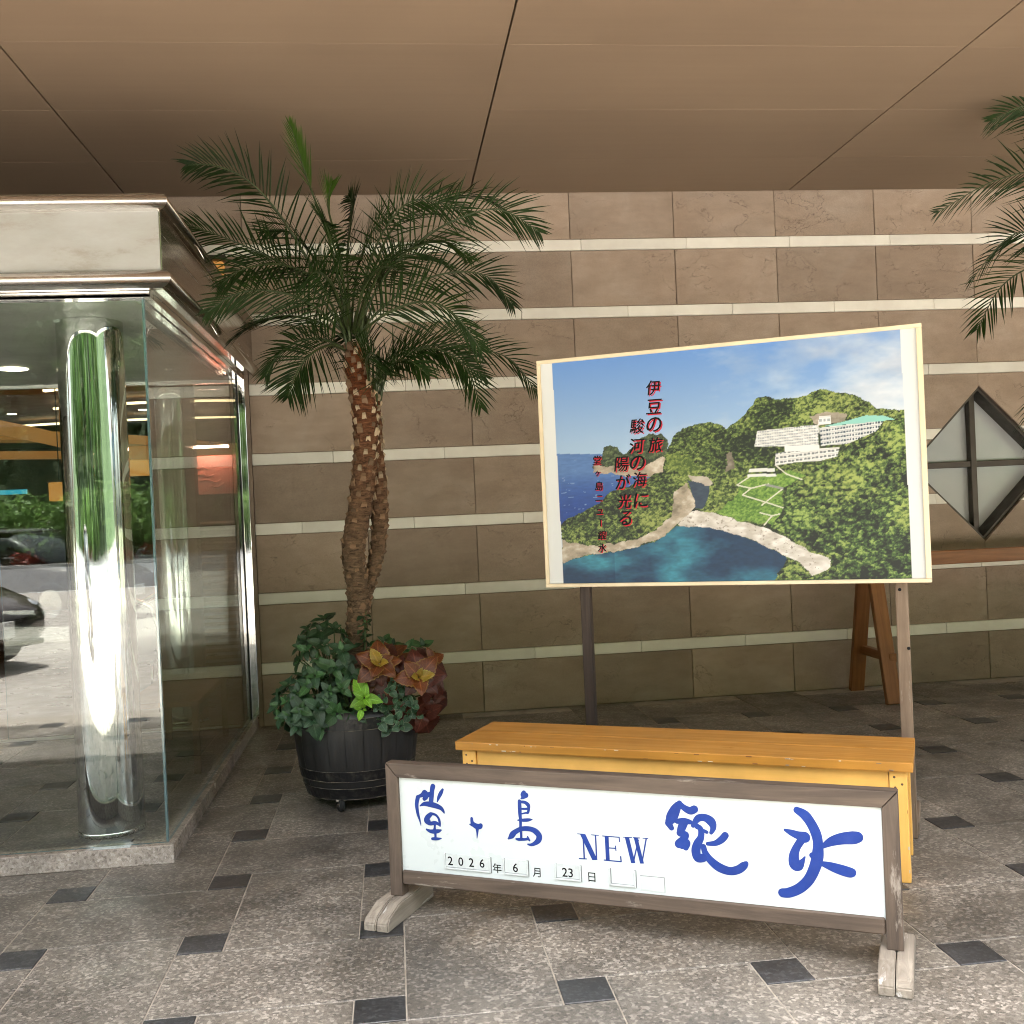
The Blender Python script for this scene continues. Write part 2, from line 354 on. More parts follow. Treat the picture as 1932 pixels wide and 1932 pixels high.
# ------------------------------------------------------------------ measured data (sign lettering in mm; poster print in 1/1000 of the board; palm in metres)
STROKES=[[97,424,8.0,91,399,7.3,94,366,5.8,100,345,3.6,104,325,1.1],[97,426,5.1,114,433,7.3,125,442,10.1,128,430,10.9,122,420,7.2],[158,466,9.4,154,453,8.7,151,431,8.7,148,413,8.7],[128,432,10.9,147,440,6.5],[195,457,4.3,187,444,7.2,178,428,5.8,172,413,2.2],[104,394,2.2,121,402,7.2,145,402,10.1,168,398,9.4,186,391,7.2,195,380,4.3,197,374,1.4],[145,368,7.2,132,356,9.4,126,343,8.7,141,335,7.2,161,339,6.5,175,334,5.0],[147,370,5.1,163,367,4.3,174,356,4.3,178,343,4.7,179,329,2.9],[128,347,8.7,134,342,9.4],[159,337,5.8,158,324,4.0,157,313,5.8,159,299,4.7,159,288,4.3],[126,313,3.6,140,308,6.5,156,308,7.9,172,311,6.5,182,315,2.9],[147,282,5.1,159,283,5.8,171,284,4.3,182,286,1.8],[301,364,5.0,302,352,6.4,307,344,8.5,318,338,9.9,330,338,9.2,334,342,7.8],[320,329,6.4,320,315,3.6,318,297,1.4],[293,343,2.1,303,342,6.4],[499,465,7.7,498,457,11.8,506,457,9.0],[496,449,6.3,488,444,2.8],[481,435,6.3,481,414,7.0,481,389,6.3,482,369,5.2,481,348,4.9],[486,433,4.9,501,432,5.6,512,424,7.0,514,413,4.9,510,398,4.2,503,397,3.1,488,393,2.4],[483,410,3.5,500,410,3.5,511,412,4.2],[471,370,1.7,487,371,5.2,506,373,5.9,517,375,4.2,525,376,1.4],[439,308,4.9,449,321,8.4,463,331,8.4,482,341,7.7,504,344,8.4,523,342,9.0,537,335,10.4,547,322,10.4,543,307,9.7,530,296,6.9,516,290,4.9,505,291,2.8],[463,306,2.8,471,305,4.9,482,306,5.2,495,307,4.5,506,309,4.5,512,304,2.8],[481,337,4.2,482,323,4.5,482,308,4.2],[435,305,3.5,449,312,5.6,459,321,4.2],[505,317,2.4,508,310,3.8],[1030,464,9.0,1017,445,15.8,1002,416,18.1,991,397,10.2],[1030,464,7.9,1043,451,10.1,1063,442,12.3,1077,448,12.3],[991,397,11.3,1000,383,9.0],[1061,406,7.9,1041,408,10.1,1019,405,7.9],[1042,404,13.5,1034,387,13.5,1026,368,10.1],[1028,367,10.1,1046,365,10.1,1039,351,11.3,1022,333,13.5,1047,340,12.4,1044,323,9.0],[1033,339,16.9,1032,331,13.5],[1070,395,6.7,1087,419,11.2,1109,423,12.3,1128,412,14.5,1134,394,10.0,1127,377,6.1],[1083,394,9.0,1094,386,9.0,1094,361,10.6,1082,338,13.5,1076,315,14.6,1081,294,14.0,1097,295,13.4],[1097,384,5.6,1113,378,5.6],[1171,372,11.1,1159,358,11.1,1139,345,8.9,1114,341,6.1],[1101,331,8.9,1105,313,10.1,1120,291,12.3,1147,270,14.5,1180,261,13.3,1207,268,13.3,1225,282,12.1,1233,290,6.6],[1393,466,10.8,1415,453,15.1,1432,430,15.1,1446,399,15.6,1451,367,15.0,1448,329,17.7,1439,296,17.2,1420,257,16.2,1392,228,15.7,1360,211,15.2,1340,208,14.2],[1355,403,4.3,1373,396,9.7,1394,389,13.0,1412,385,17.3],[1406,380,11.9,1387,351,11.9,1378,323,15.2,1380,299,17.3,1391,295,14.1,1401,308,8.6,1411,325,2.2],[1433,331,9.7,1443,329,12.9],[1463,360,6.4,1491,378,13.9,1522,389,17.6,1553,394,19.6,1566,397,16.9],[1460,309,7.5,1483,303,12.8,1513,295,16.0,1539,289,15.9,1546,290,12.7]]
NEWP=[[682.1,341.4,709.6,341.2,709.4,338.3,682.0,338.5],[699.8,340.7,704.7,341.1,705.2,260.3,700.3,259.9],[684.5,260.3,712.0,260.9,711.8,257.4,684.3,256.8],[691.8,339.5,710.2,340.9,748.8,258.8,730.6,257.2],[729.0,341.5,756.2,341.8,756.1,338.9,728.9,338.6],[742.9,340.5,747.8,340.9,747.6,258.7,742.8,258.3],[776.6,340.2,789.8,341.3,790.3,260.0,777.1,258.9],[768.3,341.3,826.8,341.2,826.6,337.8,768.1,337.8],[769.5,262.6,829.1,261.9,829.0,257.9,769.3,258.5],[786.3,303.5,812.6,303.9,812.5,300.4,786.2,300.0],[823.8,341.0,827.4,341.3,828.4,324.1,824.8,323.9],[825.4,278.0,829.6,278.3,831.1,258.9,826.9,258.6],[810.0,311.2,813.6,311.5,814.6,294.3,811.0,294.0],[844.6,340.9,858.8,342.0,876.2,259.4,862.1,258.2],[866.8,259.7,871.6,260.1,892.0,336.6,887.3,336.2],[874.7,342.1,887.6,343.1,905.0,260.8,892.1,259.6],[895.6,261.1,900.3,261.5,918.5,342.6,913.8,342.3],[838.7,342.4,868.8,343.0,868.7,340.2,838.6,339.6],[872.4,343.9,895.8,344.0,895.7,341.1,872.3,341.0],[904.0,344.1,923.2,344.4,923.1,341.6,903.9,341.2]]
ART={'sea':[33,587,393,553,414,439,435,373,373,256,37,255],'isle':[146,514,177,563,182,596,200,609,219,602,236,567,262,593,287,629,312,647,342,642,359,616,362,593,358,556,355,481,295,466,222,493,153,497],'islerock':[146,495,153,520,222,517,296,511,345,548,359,509,343,473,295,464],'hill':[355,556,377,629,402,658,438,668,473,674,507,661,512,642,536,667,565,691,580,725,595,759,618,766,640,754,673,754,722,761,760,772,808,759,844,741,880,706,895,691,966,666,969,-17,42,-8,47,177,292,364,343,482],'slope':[345,548,381,554,417,550,445,492,420,462,367,473],'cliff':[510,542,527,540,531,485,513,468],'grey':[725,672,779,685,822,678,816,649,751,638],'headrock':[49,235,125,202,201,218,288,242,362,294,371,405,405,435,418,374,431,327,386,283,367,247,311,189,218,155,123,137,48,104],'head':[50,274,74,302,116,333,162,364,194,409,238,425,282,440,319,475,350,489,379,484,405,454,399,422,371,396,362,299,319,240,263,204,200,187,124,173,48,204],'inlet':[409,444,466,417,462,371,446,320,428,321,418,383],'strip':[409,465,461,454,472,418,454,413,420,439],'beach':[376,256,398,306,434,311,491,291,548,260,604,235,658,187,711,131,764,93,758,58,719,33,688,87,656,111,602,158,535,206,461,242,385,244],'cove':[49,108,123,135,218,153,311,184,373,249,461,242,535,206,602,158,656,108,632,26,625,4,45,1],'meadow':[535,430,570,445,632,445,665,460,714,433,652,385,656,313,626,247,548,263,480,301,527,348,540,393],'terr1':[571,475,635,473,636,459,570,461],'terr2':[567,454,637,450,640,439,567,442],'terr3':[611,412,655,393,655,384,611,402],'wing':[596,628,749,638,746,553,587,564],'tower':[750,669,779,670,779,637,749,637],'rwing':[751,625,904,636,887,597,818,554,752,551],'roof':[756,627,815,644,863,661,904,655,931,637,894,634],'low':[639,534,754,541,797,543,791,506,748,491,688,491,638,483],'low2':[662,559,749,555,749,538,662,536],'forest':[978,643,955,644,935,631,903,600,861,565,818,547,791,506,736,467,713,416,663,384,650,322,661,285,621,243,685,177,764,102,760,41,714,33,667,101,635,57,625,-1,964,-8],'path1':[538,411,574,395,551,369,606,338,656,308],'path2':[574,395,619,410],'path3':[570,441,538,411],'path4':[600,325,652,385],'path5':[594,294,624,279,644,286],'path6':[624,279,604,244],'path7':[638,485,665,446,702,421],'pic':[44,986,951,985,955,15,50,11]}
PTEXT=[('伊',328,840),('豆',327,760),('の',325,684),('旅',326,599),('駿',278,683),('河',275,599),('の',275,526),('海',279,455),('に',280,367),('陽',230,525),('が',232,449),('光',233,366),('る',234,292),('堂',162,548),('ヶ',163,490),('島',164,435),('ニ',162,383),('ュ',162,325),('ー',164,277),('銀',166,222),('水',165,167)]
FRONDS=[[(-0.177,5.4,2.313),(-0.353,5.35,2.693),(-0.509,5.3,2.956),(-0.643,5.28,3.096),(-0.79,5.28,3.162),(-0.915,5.3,3.17)],[(-0.17,5.4,2.362),(-0.254,5.42,2.817),(-0.35,5.45,3.137),(-0.393,5.46,3.301),(-0.427,5.48,3.433)],[(-0.186,5.4,2.333),(-0.372,5.3,2.603),(-0.557,5.2,2.699),(-0.759,5.15,2.784),(-0.916,5.15,2.843)],[(-0.186,5.4,2.333),(-0.306,5.15,2.55),(-0.456,5.0,2.603),(-0.615,4.9,2.565),(-0.718,4.9,2.5)],[(-0.186,5.4,2.333),(-0.364,5.25,2.476),(-0.54,5.15,2.517),(-0.691,5.1,2.491),(-0.822,5.1,2.41)],[(-0.187,5.4,2.313),(-0.336,5.5,2.424),(-0.503,5.6,2.477),(-0.651,5.65,2.459),(-0.798,5.7,2.378)],[(-0.194,5.4,2.263),(-0.299,5.3,2.3),(-0.416,5.2,2.277),(-0.508,5.15,2.205),(-0.568,5.15,2.112)],[(-0.189,5.4,2.253),(-0.264,5.15,2.246),(-0.349,5.0,2.178),(-0.412,4.95,2.082),(-0.447,4.9,1.978)],[(-0.155,5.4,2.362),(-0.04,5.5,2.763),(0.082,5.55,2.979),(0.2,5.6,3.075),(0.355,5.6,3.052),(0.488,5.6,2.988)],[(-0.145,5.4,2.362),(0.047,5.65,2.903),(0.257,5.75,3.076),(0.467,5.8,3.153),(0.597,5.8,3.13),(0.692,5.8,3.063)],[(-0.146,5.4,2.342),(0.037,5.35,2.646),(0.271,5.3,2.828),(0.531,5.28,2.928),(0.682,5.3,2.907),(0.804,5.3,2.82)],[(-0.146,5.4,2.342),(-0.003,5.1,2.59),(0.148,4.95,2.654),(0.294,4.9,2.676),(0.405,4.85,2.585)],[(-0.136,5.4,2.332),(0.009,5.4,2.478),(0.204,5.4,2.604),(0.408,5.4,2.646),(0.558,5.4,2.608),(0.664,5.4,2.474)],[(-0.137,5.4,2.322),(-0.003,5.2,2.391),(0.16,5.1,2.435),(0.286,5.0,2.394),(0.372,4.95,2.299),(0.45,4.95,2.177)],[(-0.066,5.45,2.045),(0.035,5.4,2.167),(0.177,5.35,2.246),(0.322,5.3,2.214),(0.416,5.28,2.11),(0.465,5.25,1.937)],[(-0.071,5.45,2.046),(0.059,5.55,2.238),(0.249,5.6,2.303),(0.461,5.65,2.295),(0.671,5.65,2.225),(0.803,5.65,2.051)],[(-0.076,5.45,2.046),(0.007,5.6,2.226),(0.148,5.75,2.318),(0.366,5.85,2.274),(0.552,5.9,2.165)],[(-0.165,5.4,2.362),(-0.188,5.05,2.582),(-0.22,4.9,2.693),(-0.239,4.8,2.738),(-0.254,4.7,2.737)],[(-0.165,5.4,2.362),(-0.128,5.7,2.729),(-0.06,5.9,2.948),(-0.002,6.0,3.062),(0.078,6.1,3.133)],[(-0.17,5.4,2.362),(-0.296,5.7,2.711),(-0.423,5.85,2.919),(-0.534,5.95,3.022),(-0.647,6.0,3.026)],[(-0.156,5.4,2.342),(-0.088,4.95,2.466),(-0.02,4.7,2.499),(0.032,4.55,2.481),(0.071,4.4,2.429)],[(-0.175,5.4,2.343),(-0.217,5.0,2.479),(-0.255,4.75,2.498),(-0.288,4.6,2.473),(-0.313,4.45,2.407)],[(-0.08,5.45,2.066),(-0.09,5.2,2.153),(-0.076,5.05,2.178),(-0.056,4.95,2.172),(-0.03,4.85,2.121)],[(-0.075,5.45,2.066),(-0.104,5.6,2.291),(-0.145,5.75,2.401),(-0.2,5.85,2.43),(-0.282,5.95,2.383)],[(-0.075,5.45,2.056),(-0.026,5.3,2.116),(0.044,5.2,2.159),(0.119,5.1,2.152),(0.199,5.05,2.077)],[(-0.165,5.4,2.362),(-0.172,5.5,2.725),(-0.146,5.6,2.955),(-0.134,5.7,3.076),(-0.155,5.8,3.159)],[(-0.15,5.4,2.352),(-0.037,5.7,2.664),(0.108,5.85,2.824),(0.265,5.95,2.867),(0.42,6.0,2.787)]]
FRONDS_R=[[(4.206,5.5,2.217),(3.942,5.45,2.865),(3.667,5.4,3.117),(3.356,5.4,3.091),(3.013,5.4,2.922)],[(4.206,5.5,2.217),(4.128,5.6,3.177),(3.882,5.6,3.511),(3.675,5.6,3.572),(3.47,5.6,3.488)],[(4.205,5.5,2.187),(3.792,5.3,2.597),(3.45,5.2,2.58),(3.206,5.15,2.462),(3.064,5.15,2.245)],[(4.205,5.5,2.187),(3.979,5.6,2.755),(3.757,5.65,2.862),(3.593,5.7,2.847),(3.362,5.7,2.607)],[(4.201,5.5,2.098),(3.938,5.4,2.149),(3.645,5.3,2.056),(3.484,5.3,1.861),(3.427,5.3,1.606)],[(4.239,5.5,2.216),(4.37,5.5,2.993),(4.555,5.5,3.473),(4.793,5.5,3.654),(5.119,5.5,3.533)],[(4.239,5.5,2.216),(4.64,5.6,2.805),(4.951,5.6,3.016),(5.287,5.6,2.951),(5.545,5.6,2.573)],[(4.236,5.5,2.157),(4.406,5.3,2.354),(4.606,5.2,2.387),(4.85,5.2,2.209),(4.993,5.2,1.859)],[(4.239,5.5,2.216),(3.93,5.1,2.826),(3.816,4.9,3.037),(3.717,4.7,2.997),(3.607,4.5,2.807)],[(4.237,5.5,2.187),(4.512,5.9,3.045),(4.643,6.1,3.431),(4.726,6.3,3.6),(4.796,6.5,3.564)],[(4.233,5.5,2.097),(4.657,5.7,2.113),(5.013,5.8,2.054),(5.265,5.9,1.799),(5.355,5.9,1.405)]]
TRUNK1=[(-0.229,5.4,0.564),(-0.207,5.4,0.806),(-0.187,5.4,1.02),(-0.202,5.4,1.237),(-0.156,5.4,1.478),(-0.119,5.4,1.719),(-0.114,5.4,1.935),(-0.147,5.4,2.152),(-0.153,5.4,2.273)]
TRUNK2=[(-0.189,5.45,0.826),(-0.14,5.48,1.039),(-0.08,5.5,1.241),(-0.061,5.5,1.474),(-0.073,5.49,1.695),(-0.075,5.47,1.885),(-0.071,5.46,2.035)]

# ------------------------------------------------------------------ the setting: ground, drive, road, floor, ceiling
def sheet(name, x0, x1, y0, y1, z, mat):
    return tag(link(name, pyd([(x0, y0, z), (x1, y0, z), (x1, y1, z), (x0, y1, z)], [(0, 1, 2, 3)]), mat), kind='structure')
MAT['earth'] = simple('earth', (.06, .075, .03, 1), (.09, .08, .05, 1), .95, scale=.5, bump=.3)
def asphalt():
    t = NT('asphalt'); v = t.coord('World'); n = t.noise(v, .4, 6); s = t.noise(v, 90, 3)
    col = t.mix(.4, t.ramp(n, [(.3, (.075, .075, .078, 1)), (.7, (.12, .12, .122, 1))]), t.ramp(s, [(.3, (.05, .05, .05, 1)), (.7, (.17, .17, .17, 1))]))
    return t.set(col, .8, 0, .4, t.bump(s, .4, .004))
MAT['asphalt'] = asphalt()
def brickpave():
    t = NT('brick_paving'); v = t.coord('World')
    br = t.new('TexBrick'); br.inputs['Scale'].default_value = 4.6; br.inputs['Mortar Size'].default_value = .012
    br.inputs['Color1'].default_value = (.36, .33, .29, 1); br.inputs['Color2'].default_value = (.45, .415, .365, 1); br.inputs['Mortar'].default_value = (.17, .15, .13, 1)
    t.ln(v, br.inputs[0]); n = t.ramp(t.noise(v, .7, 6), [(.3, .8), (.7, 1.1)])
    return t.set(t.mix(1., br.outputs[0], n, 'MULTIPLY'), .6, 0, .5, t.bump(br.outputs['Fac'], -.4, .004))
MAT['brickpave'] = brickpave()
MAT['kerb'] = simple('kerb_stone', (.40, .38, .35, 1), (.30, .28, .26, 1), .8, scale=4)
sheet('ground', -400, 400, -400, 60, -.10, 'earth')
sheet('road', -90, 90, -31, -15.6, -.06, 'asphalt')
sheet('driveway', -60, 60, -15.6, .92, -.03, 'brickpave')
lm = simple('road_paint', (.7, .7, .68, 1), rough=.7)
sheet('road_line', -60, 60, -15.52, -15.34, -.026, lm)

random.seed(4)
SX, SS, GR = .6, .152, .0045            # lattice pitch, dark stone size, joint width
X0, Y0 = -.0973-SS/2, 3.0427-SS/2
floor = sheet('floor', -9.3, 9.3, .85, 7.6, -.0022, 'grout')
def tile_me(w, d, h=.022, c=.0018):
    me = boxme(w, d, h, c); return me
mA, mB, mD = tile_me(SX-SS-GR, SX+SS-GR), tile_me(SX+SS-GR, SX-SS-GR), tile_me(SS-GR, SS-GR)
for m_, k in ((mA, 'granite'), (mB, 'granite'), (mD, 'basalt')): m_.materials.append(MAT[k])
for i in range(-10, 11):
    for j in range(-4, 8):
        x, y = X0+i*SX, Y0+j*SX
        if y+SX+SS > 7.45 or y < .85: 
            if y+SS > 7.3 or y < .85: continue
        dz = random.uniform(-.0007, .0007)
        if abs(x) < 9: link('dark_stone', mD, None, floor, T(x+SS/2, y+SS/2, -.0198))
        if (i+j) % 2 == 0:
            cx, cy, me = x+(SX+SS)/2, y+(SX+SS)/2, mA
        else:
            cx, cy, me = x+(SX+SS)/2, y+(SX+SS)/2, mB
        if abs(cx) < 8.8 and cy < 7.1: link('floor_tile', me, None, floor, T(cx, cy, -.022+dz))

# ceiling of the canopy: panels with dark longitudinal joints
WY, CH = 7.33, 3.61
ceil = tag(link('ceiling', boxme(25, 6.2, .5), 'seam', None, T(0.6, 4.55, CH+.03)), kind='structure')
sx0 = .634
xs = [sx0+2.299*k for k in range(-5, 6)]
for a, b in zip(xs[:-1], xs[1:]):
    y = WY-.05
    k = 0
    while y > 1.52:
        y2 = y-(.71 if k == 0 else .818); y2 = max(y2, 1.47)
        link('ceiling_panel', boxme(b-a-.010, y-y2-.0018, .03, .0008), 'ceiling', ceil, T((a+b)/2-.6, (y+y2)/2-4.55, -.03+random.uniform(-.0005, .0005)))
        y = y2; k += 1

# ------------------------------------------------------------------ hotel wall: sandstone panels between limestone bands
wall = thing('stone_wall', 'brown sandstone wall with pale horizontal stone bands and a diamond window', 'wall', (2.0, WY, 0))
BP, BH = .4768, .078                   # course pitch, band height
band_z = [.354+BP*k for k in range(7)]
DX, DZ, DR = 4.352, 1.594, .575        # diamond window
def clip(poly, a, b, c):               # keep a*x+b*z >= c
    out = []
    for i in range(len(poly)):
        p, q = poly[i], poly[(i+1) % len(poly)]; dp = a*p[0]+b*p[1]-c; dq = a*q[0]+b*q[1]-c
        if dp >= 0: out.append(p)
        if dp*dq < 0:
            s = dp/(dp-dq); out.append((p[0]+s*(q[0]-p[0]), p[1]+s*(q[1]-p[1])))
    return out
def area(p): return abs(sum(p[i][0]*p[(i+1) % len(p)][1]-p[(i+1) % len(p)][0]*p[i][1] for i in range(len(p))))/2 if len(p) > 2 else 0
def stone_piece(name, x0, x1, z0, z1, depth, proud, mat):
    near = not (x1 < DX-DR or x0 > DX+DR or z1 < DZ-DR or z0 > DZ+DR)
    if not near:
        o = link(name, boxme(x1-x0, depth, z1-z0, .003), mat, wall, T((x0+x1)/2-2.0, depth/2-proud, z0)); return
    polys = []
    r = [(x0, z0), (x1, z0), (x1, z1), (x0, z1)]
    for sx in (-1, 1):
        for sz in (-1, 1):
            q = clip(clip(r, sx, 0, sx*DX), 0, sz, sz*DZ)
            if len(q) > 2: q = clip(q, sx, sz, sx*DX+sz*DZ+DR)
            if area(q) > 1e-4: polys.append(q)
    if not polys: return
    V = []; F = []
    for q in polys:
        n0 = len(V); n = len(q)
        if sum(q[i][0]*q[(i+1) % n][1]-q[(i+1) % n][0]*q[i][1] for i in range(n)) < 0: q = q[::-1]
        V += [(x-2.0, -proud, z) for x, z in q]+[(x-2.0, depth-proud, z) for x, z in q]
        F += [tuple(range(n0, n0+n)), tuple(range(n0+2*n-1, n0+n-1, -1))]+[(n0+i, n0+i+n, n0+(i+1) % n+n, n0+(i+1) % n) for i in range(n)]
    me = pyd(V, F); bm = bmesh.new(); bm.from_mesh(me); bmesh.ops.remove_doubles(bm, verts=bm.verts, dist=1e-5)
    dup = [f for f in bm.faces if len(f.verts) > 0 and False]
    bmesh.ops.recalc_face_normals(bm, faces=bm.faces); bm.to_mesh(me); bm.free()
    link(name, me, mat, wall)
rows = [(0.0, band_z[0])]+[(band_z[k]+BH, band_z[k+1]) for k in range(6)]+[(band_z[6]+BH, CH+.05)]
px = [-.93]+[.583+.7525*k for k in range(-1, 13)]
pxl = [.583+.7525*k for k in range(-13, -2)]+[-.93]
J = .006
for r_, (z0, z1) in enumerate(rows):
    xx = px if z0 < 2.75 else pxl+px[1:]
    for a, b in zip(xx[:-1], xx[1:]):
        stone_piece('sandstone_panel', a+.0018, b-.0018, z0+.002, z1-.002, .03, .002+random.uniform(-.0015, .0015), 'sandstone')
random.seed(8)
for z in band_z:
    xl = -.93 if z < 3 else -9.2
    x = xl+random.uniform(-.5, -.1)
    while x < 9.6:
        w = .765; a, b = max(x, xl), x+w
        if b-a > .05: stone_piece('limestone_band', a+.0012, b-.0012, z+.001, z+BH-.001, .035, .007, 'limestone')
        x += w
# backing, with the diamond left open
V = []; F = []
bk = [(-.93, -.08), (9.6, -.08), (9.6, CH+.4), (-.93, CH+.4)]
for sx in (-1, 1):
    for sz in (-1, 1):
        q = clip(clip(clip(bk, sx, 0, sx*DX), 0, sz, sz*DZ), sx, sz, sx*DX+sz*DZ+DR)
        # concave remainder: split in two convex pieces is not needed, the clip keeps it convex
        n0 = len(V); n = len(q); V += [(x-2.0, .022 if 1 else 0, z) for x, z in q]+[(x-2.0, .42, z) for x, z in q]
        F += [tuple(range(n0, n0+n)), tuple(range(n0+2*n-1, n0+n-1, -1))]+[(n0+i, n0+i+n, n0+(i+1) % n+n, n0+(i+1) % n) for i in range(n)]
link('backing', pyd(V, F), 'mortar', wall)
box('return_panel', -.962, -.932, WY+.001, WY+.6, 0, 2.745, 'sandstone', wall, .002)
box('backing', -9.2, -.932, WY+.022, WY+.42, 3.01, CH+.4, 'mortar', wall)
# diamond window
win = link('window', boxme(.02, .02, .02), 'bronze', wall, T(DX-2.0, .16, DZ-.01))
tag(win, label='dark framed diamond window with a cross bar and frosted panes')
def wpart(name, p0, p1, w, h, mat): return bar(name, Vector(p0), Vector(p1), w, h, mat, win, .003, up=(0, 1, 0))
c = [(0, DR), (DR, 0), (0, -DR), (-DR, 0)]
for k in range(4):
    (xa, za), (xb, zb) = c[k], c[(k+1) % 4]
    V = []
    for (x, z) in ((xa, za), (xb, zb)):
        for s, y in ((1.0, -.135), (1.0, .06), (.945, .06), (.945, -.135)): V.append((x*s*.997, y, z*s*.997+.01))
    fm = pyd(V, [(0, 1, 5, 4), (1, 2, 6, 5), (2, 3, 7, 6), (3, 0, 4, 7), (0, 3, 2, 1), (4, 5, 6, 7)])
    link('frame_bar', fm, 'bronze', win)
wpart('glazing_bar', (0, -.02, -DR*.93+.01), (0, -.02, DR*.93+.01), .045, .06, 'bronze')
wpart('glazing_bar', (-DR*.93, -.012, .01), (DR*.93, -.012, .01), .045, .06, 'bronze')
for sx in (-1, 1):
    for sz in (-1, 1):
        q = [(sx*.0005, sz*.0005), (sx*DR*.97, sz*.0005), (sx*.0005, sz*DR*.97)]
        link('pane', pyd([(x, .02, z+.01) for x, z in q]+[(x, .028, z+.01) for x, z in q], [(0, 1, 2), (5, 4, 3), (0, 3, 4, 1), (1, 4, 5, 2), (2, 5, 3, 0)]), 'frosted', win)

# ------------------------------------------------------------------ glass entrance vestibule
GX, GY, GZ = -.995, 4.565, 2.372
VX0 = -6.0
ves = thing('glass_vestibule', 'glass entrance vestibule with brushed steel fascia and stone plinth', 'entrance', (-1.0, GY, 0))
def vb(name, x0, x1, y0, y1, z0, z1, mat, b=0): return box(name, x0, x1, y0, y1, z0, z1, mat, ves, b)
MAT['plinth'] = granite('plinth_granite', (.15, .125, .105, 1), (.32, .275, .24, 1), (.48, .43, .39, 1), .12, .28)
vb('plinth', VX0, -.968, GY-.035, GY+.05, 0, .078, 'plinth', .003)
vb('plinth', GX-.05, -.968, GY+.052, WY-.01, 0, .078, 'plinth', .003)
def pane(name, x0, x1, y0, y1, z0, z1):
    sx, sy = x1-x0, y1-y0
    me = boxme(sx, sy, z1-z0); me.materials.append(MAT['glass']); me.materials.append(MAT['glass_edge'])
    big = max(p.area for p in me.polygons)
    for p in me.polygons: p.material_index = 0 if p.area > big*.5 else 1
    return link(name, me, None, ves, T((x0+x1)/2+1.0, (y0+y1)/2-GY, z0))
pane('glass_pane', -2.9, GX, GY, GY+.012, .079, GZ)
pane('glass_pane', -4.4, -2.908, GY, GY+.012, .079, GZ)
pane('glass_pane', VX0+.1, -4.408, GY, GY+.012, .079, GZ)
pane('glass_pane', GX-.012, GX, GY+.016, WY-.13, .079, GZ)
# head channel above the glass, polished
vb('head_rail', VX0, GX+.03, GY-.02, GY+.05, GZ, GZ+.028, 'mirror', .002)
vb('head_rail', GX-.045, GX+.03, GY+.052, WY-.01, GZ, GZ+.028, 'mirror', .002)
# polished jamb against the wall
vb('jamb', -1.0, -.985, WY-.125, WY-.035, .079, GZ, 'mirror', .002)
vb('jamb', -1.01, -.955, WY-.034, WY-.006, .079, GZ, 'mirror', .002)
vb('jamb_gasket', -1.006, -.99, WY-.135, WY-.127, .079, GZ, 'rubber')
# fascia: flat steel band between two rounded mouldings, on the front and along the side
FXR, FYF = -.895, GY-.115
z0f, z1f = 2.40, 2.755
vb('fascia', VX0, FXR-.002, FYF, GY+.3, z0f+.015, z1f-.015, 'fascia')
vb('side_fascia', -1.2, FXR, GY+.302, WY-.02, z0f+.015, z1f-.015, 'steel_side')
vb('side_fascia', FXR-.001, FXR+.004, FYF+.004, GY+.3, z0f+.015, z1f-.015, 'steel_side')
def roll(zc, r, proud):
    prof = [(-proud*.1, -r*1.05), (.55, -r*1.0), (.92, -r*.5), (1.0, 0), (.92, r*.5), (.55, r*1.0), (-.1, r*1.05)]
    n = 9; pf = [(0, -r)]+[(proud*math.cos(a), r*math.sin(a)) for a in [(-math.pi/2)+math.pi*k/n for k in range(n+1)]]+[(0, r)]
    # front run then side run, mitred at the corner
    V = []; F = []; m = len(pf)
    for (x, y, dx, dy) in ((VX0, FYF, 0, -1), (FXR, FYF, 1, -1), (FXR, WY-.02, 1, 0)):
        for d, z in pf: V.append((x+dx*d+1.0, y+dy*d-GY, zc+z))
    for s in range(2):
        for k in range(m-1): F.append((s*m+k, (s+1)*m+k, (s+1)*m+k+1, s*m+k+1))
    me = pyd(V, F); bm = bmesh.new(); bm.from_mesh(me); bmesh.ops.recalc_face_normals(bm, faces=bm.faces); bm.to_mesh(me); bm.free()
    me.materials.append(MAT['steel']); me.materials.append(MAT['steel_side'])
    for p in me.polygons: p.material_index = 1 if p.index >= m-1 else 0
    o = link('moulding', me, None, ves, None, True); return o
roll(2.425, .036, .045); roll(2.738, .034, .045)
vb('soffit', VX0, FXR+.02, FYF-.01, GY-.021, z0f, z0f+.012, 'steel_side')
vb('soffit', GX+.031, FXR+.02, GY-.02, WY-.02, z0f, z0f+.012, 'mirror')
vb('roof', VX0, FXR-.02, FYF+.03, WY-.01, z1f-.012, z1f+.03, 'steel_side')
MAT['vest_ceiling'] = simple('vestibule_ceiling', (.33, .33, .31, 1), (.28, .28, .265, 1), .5, scale=1.5, bump=.03)
vb('inner_ceiling', VX0, GX-.05, GY+.055, WY-.03, GZ+.002, GZ+.03, 'vest_ceiling')
vb('ceiling_trim', VX0, GX-.05, WY-.029, WY+.02, GZ-.02, GZ+.03, 'steel')
vb('end_wall', VX0-.1, VX0, GY-.03, WY, 0, z1f-.02, 'steel_side')
# wire loops hanging from the side moulding
for (yy, zz) in ((5.05, 2.71), (5.35, 2.40)):
    pts = [(FXR+.045+1.0+.03*math.sin(t*math.pi), yy-GY+.05*t, zz-.06*math.sin(t*math.pi)) for t in [k/10 for k in range(11)]]
    link('wire_loop', tubeme(pts, .0025, 6), 'chrome', ves, None, True)
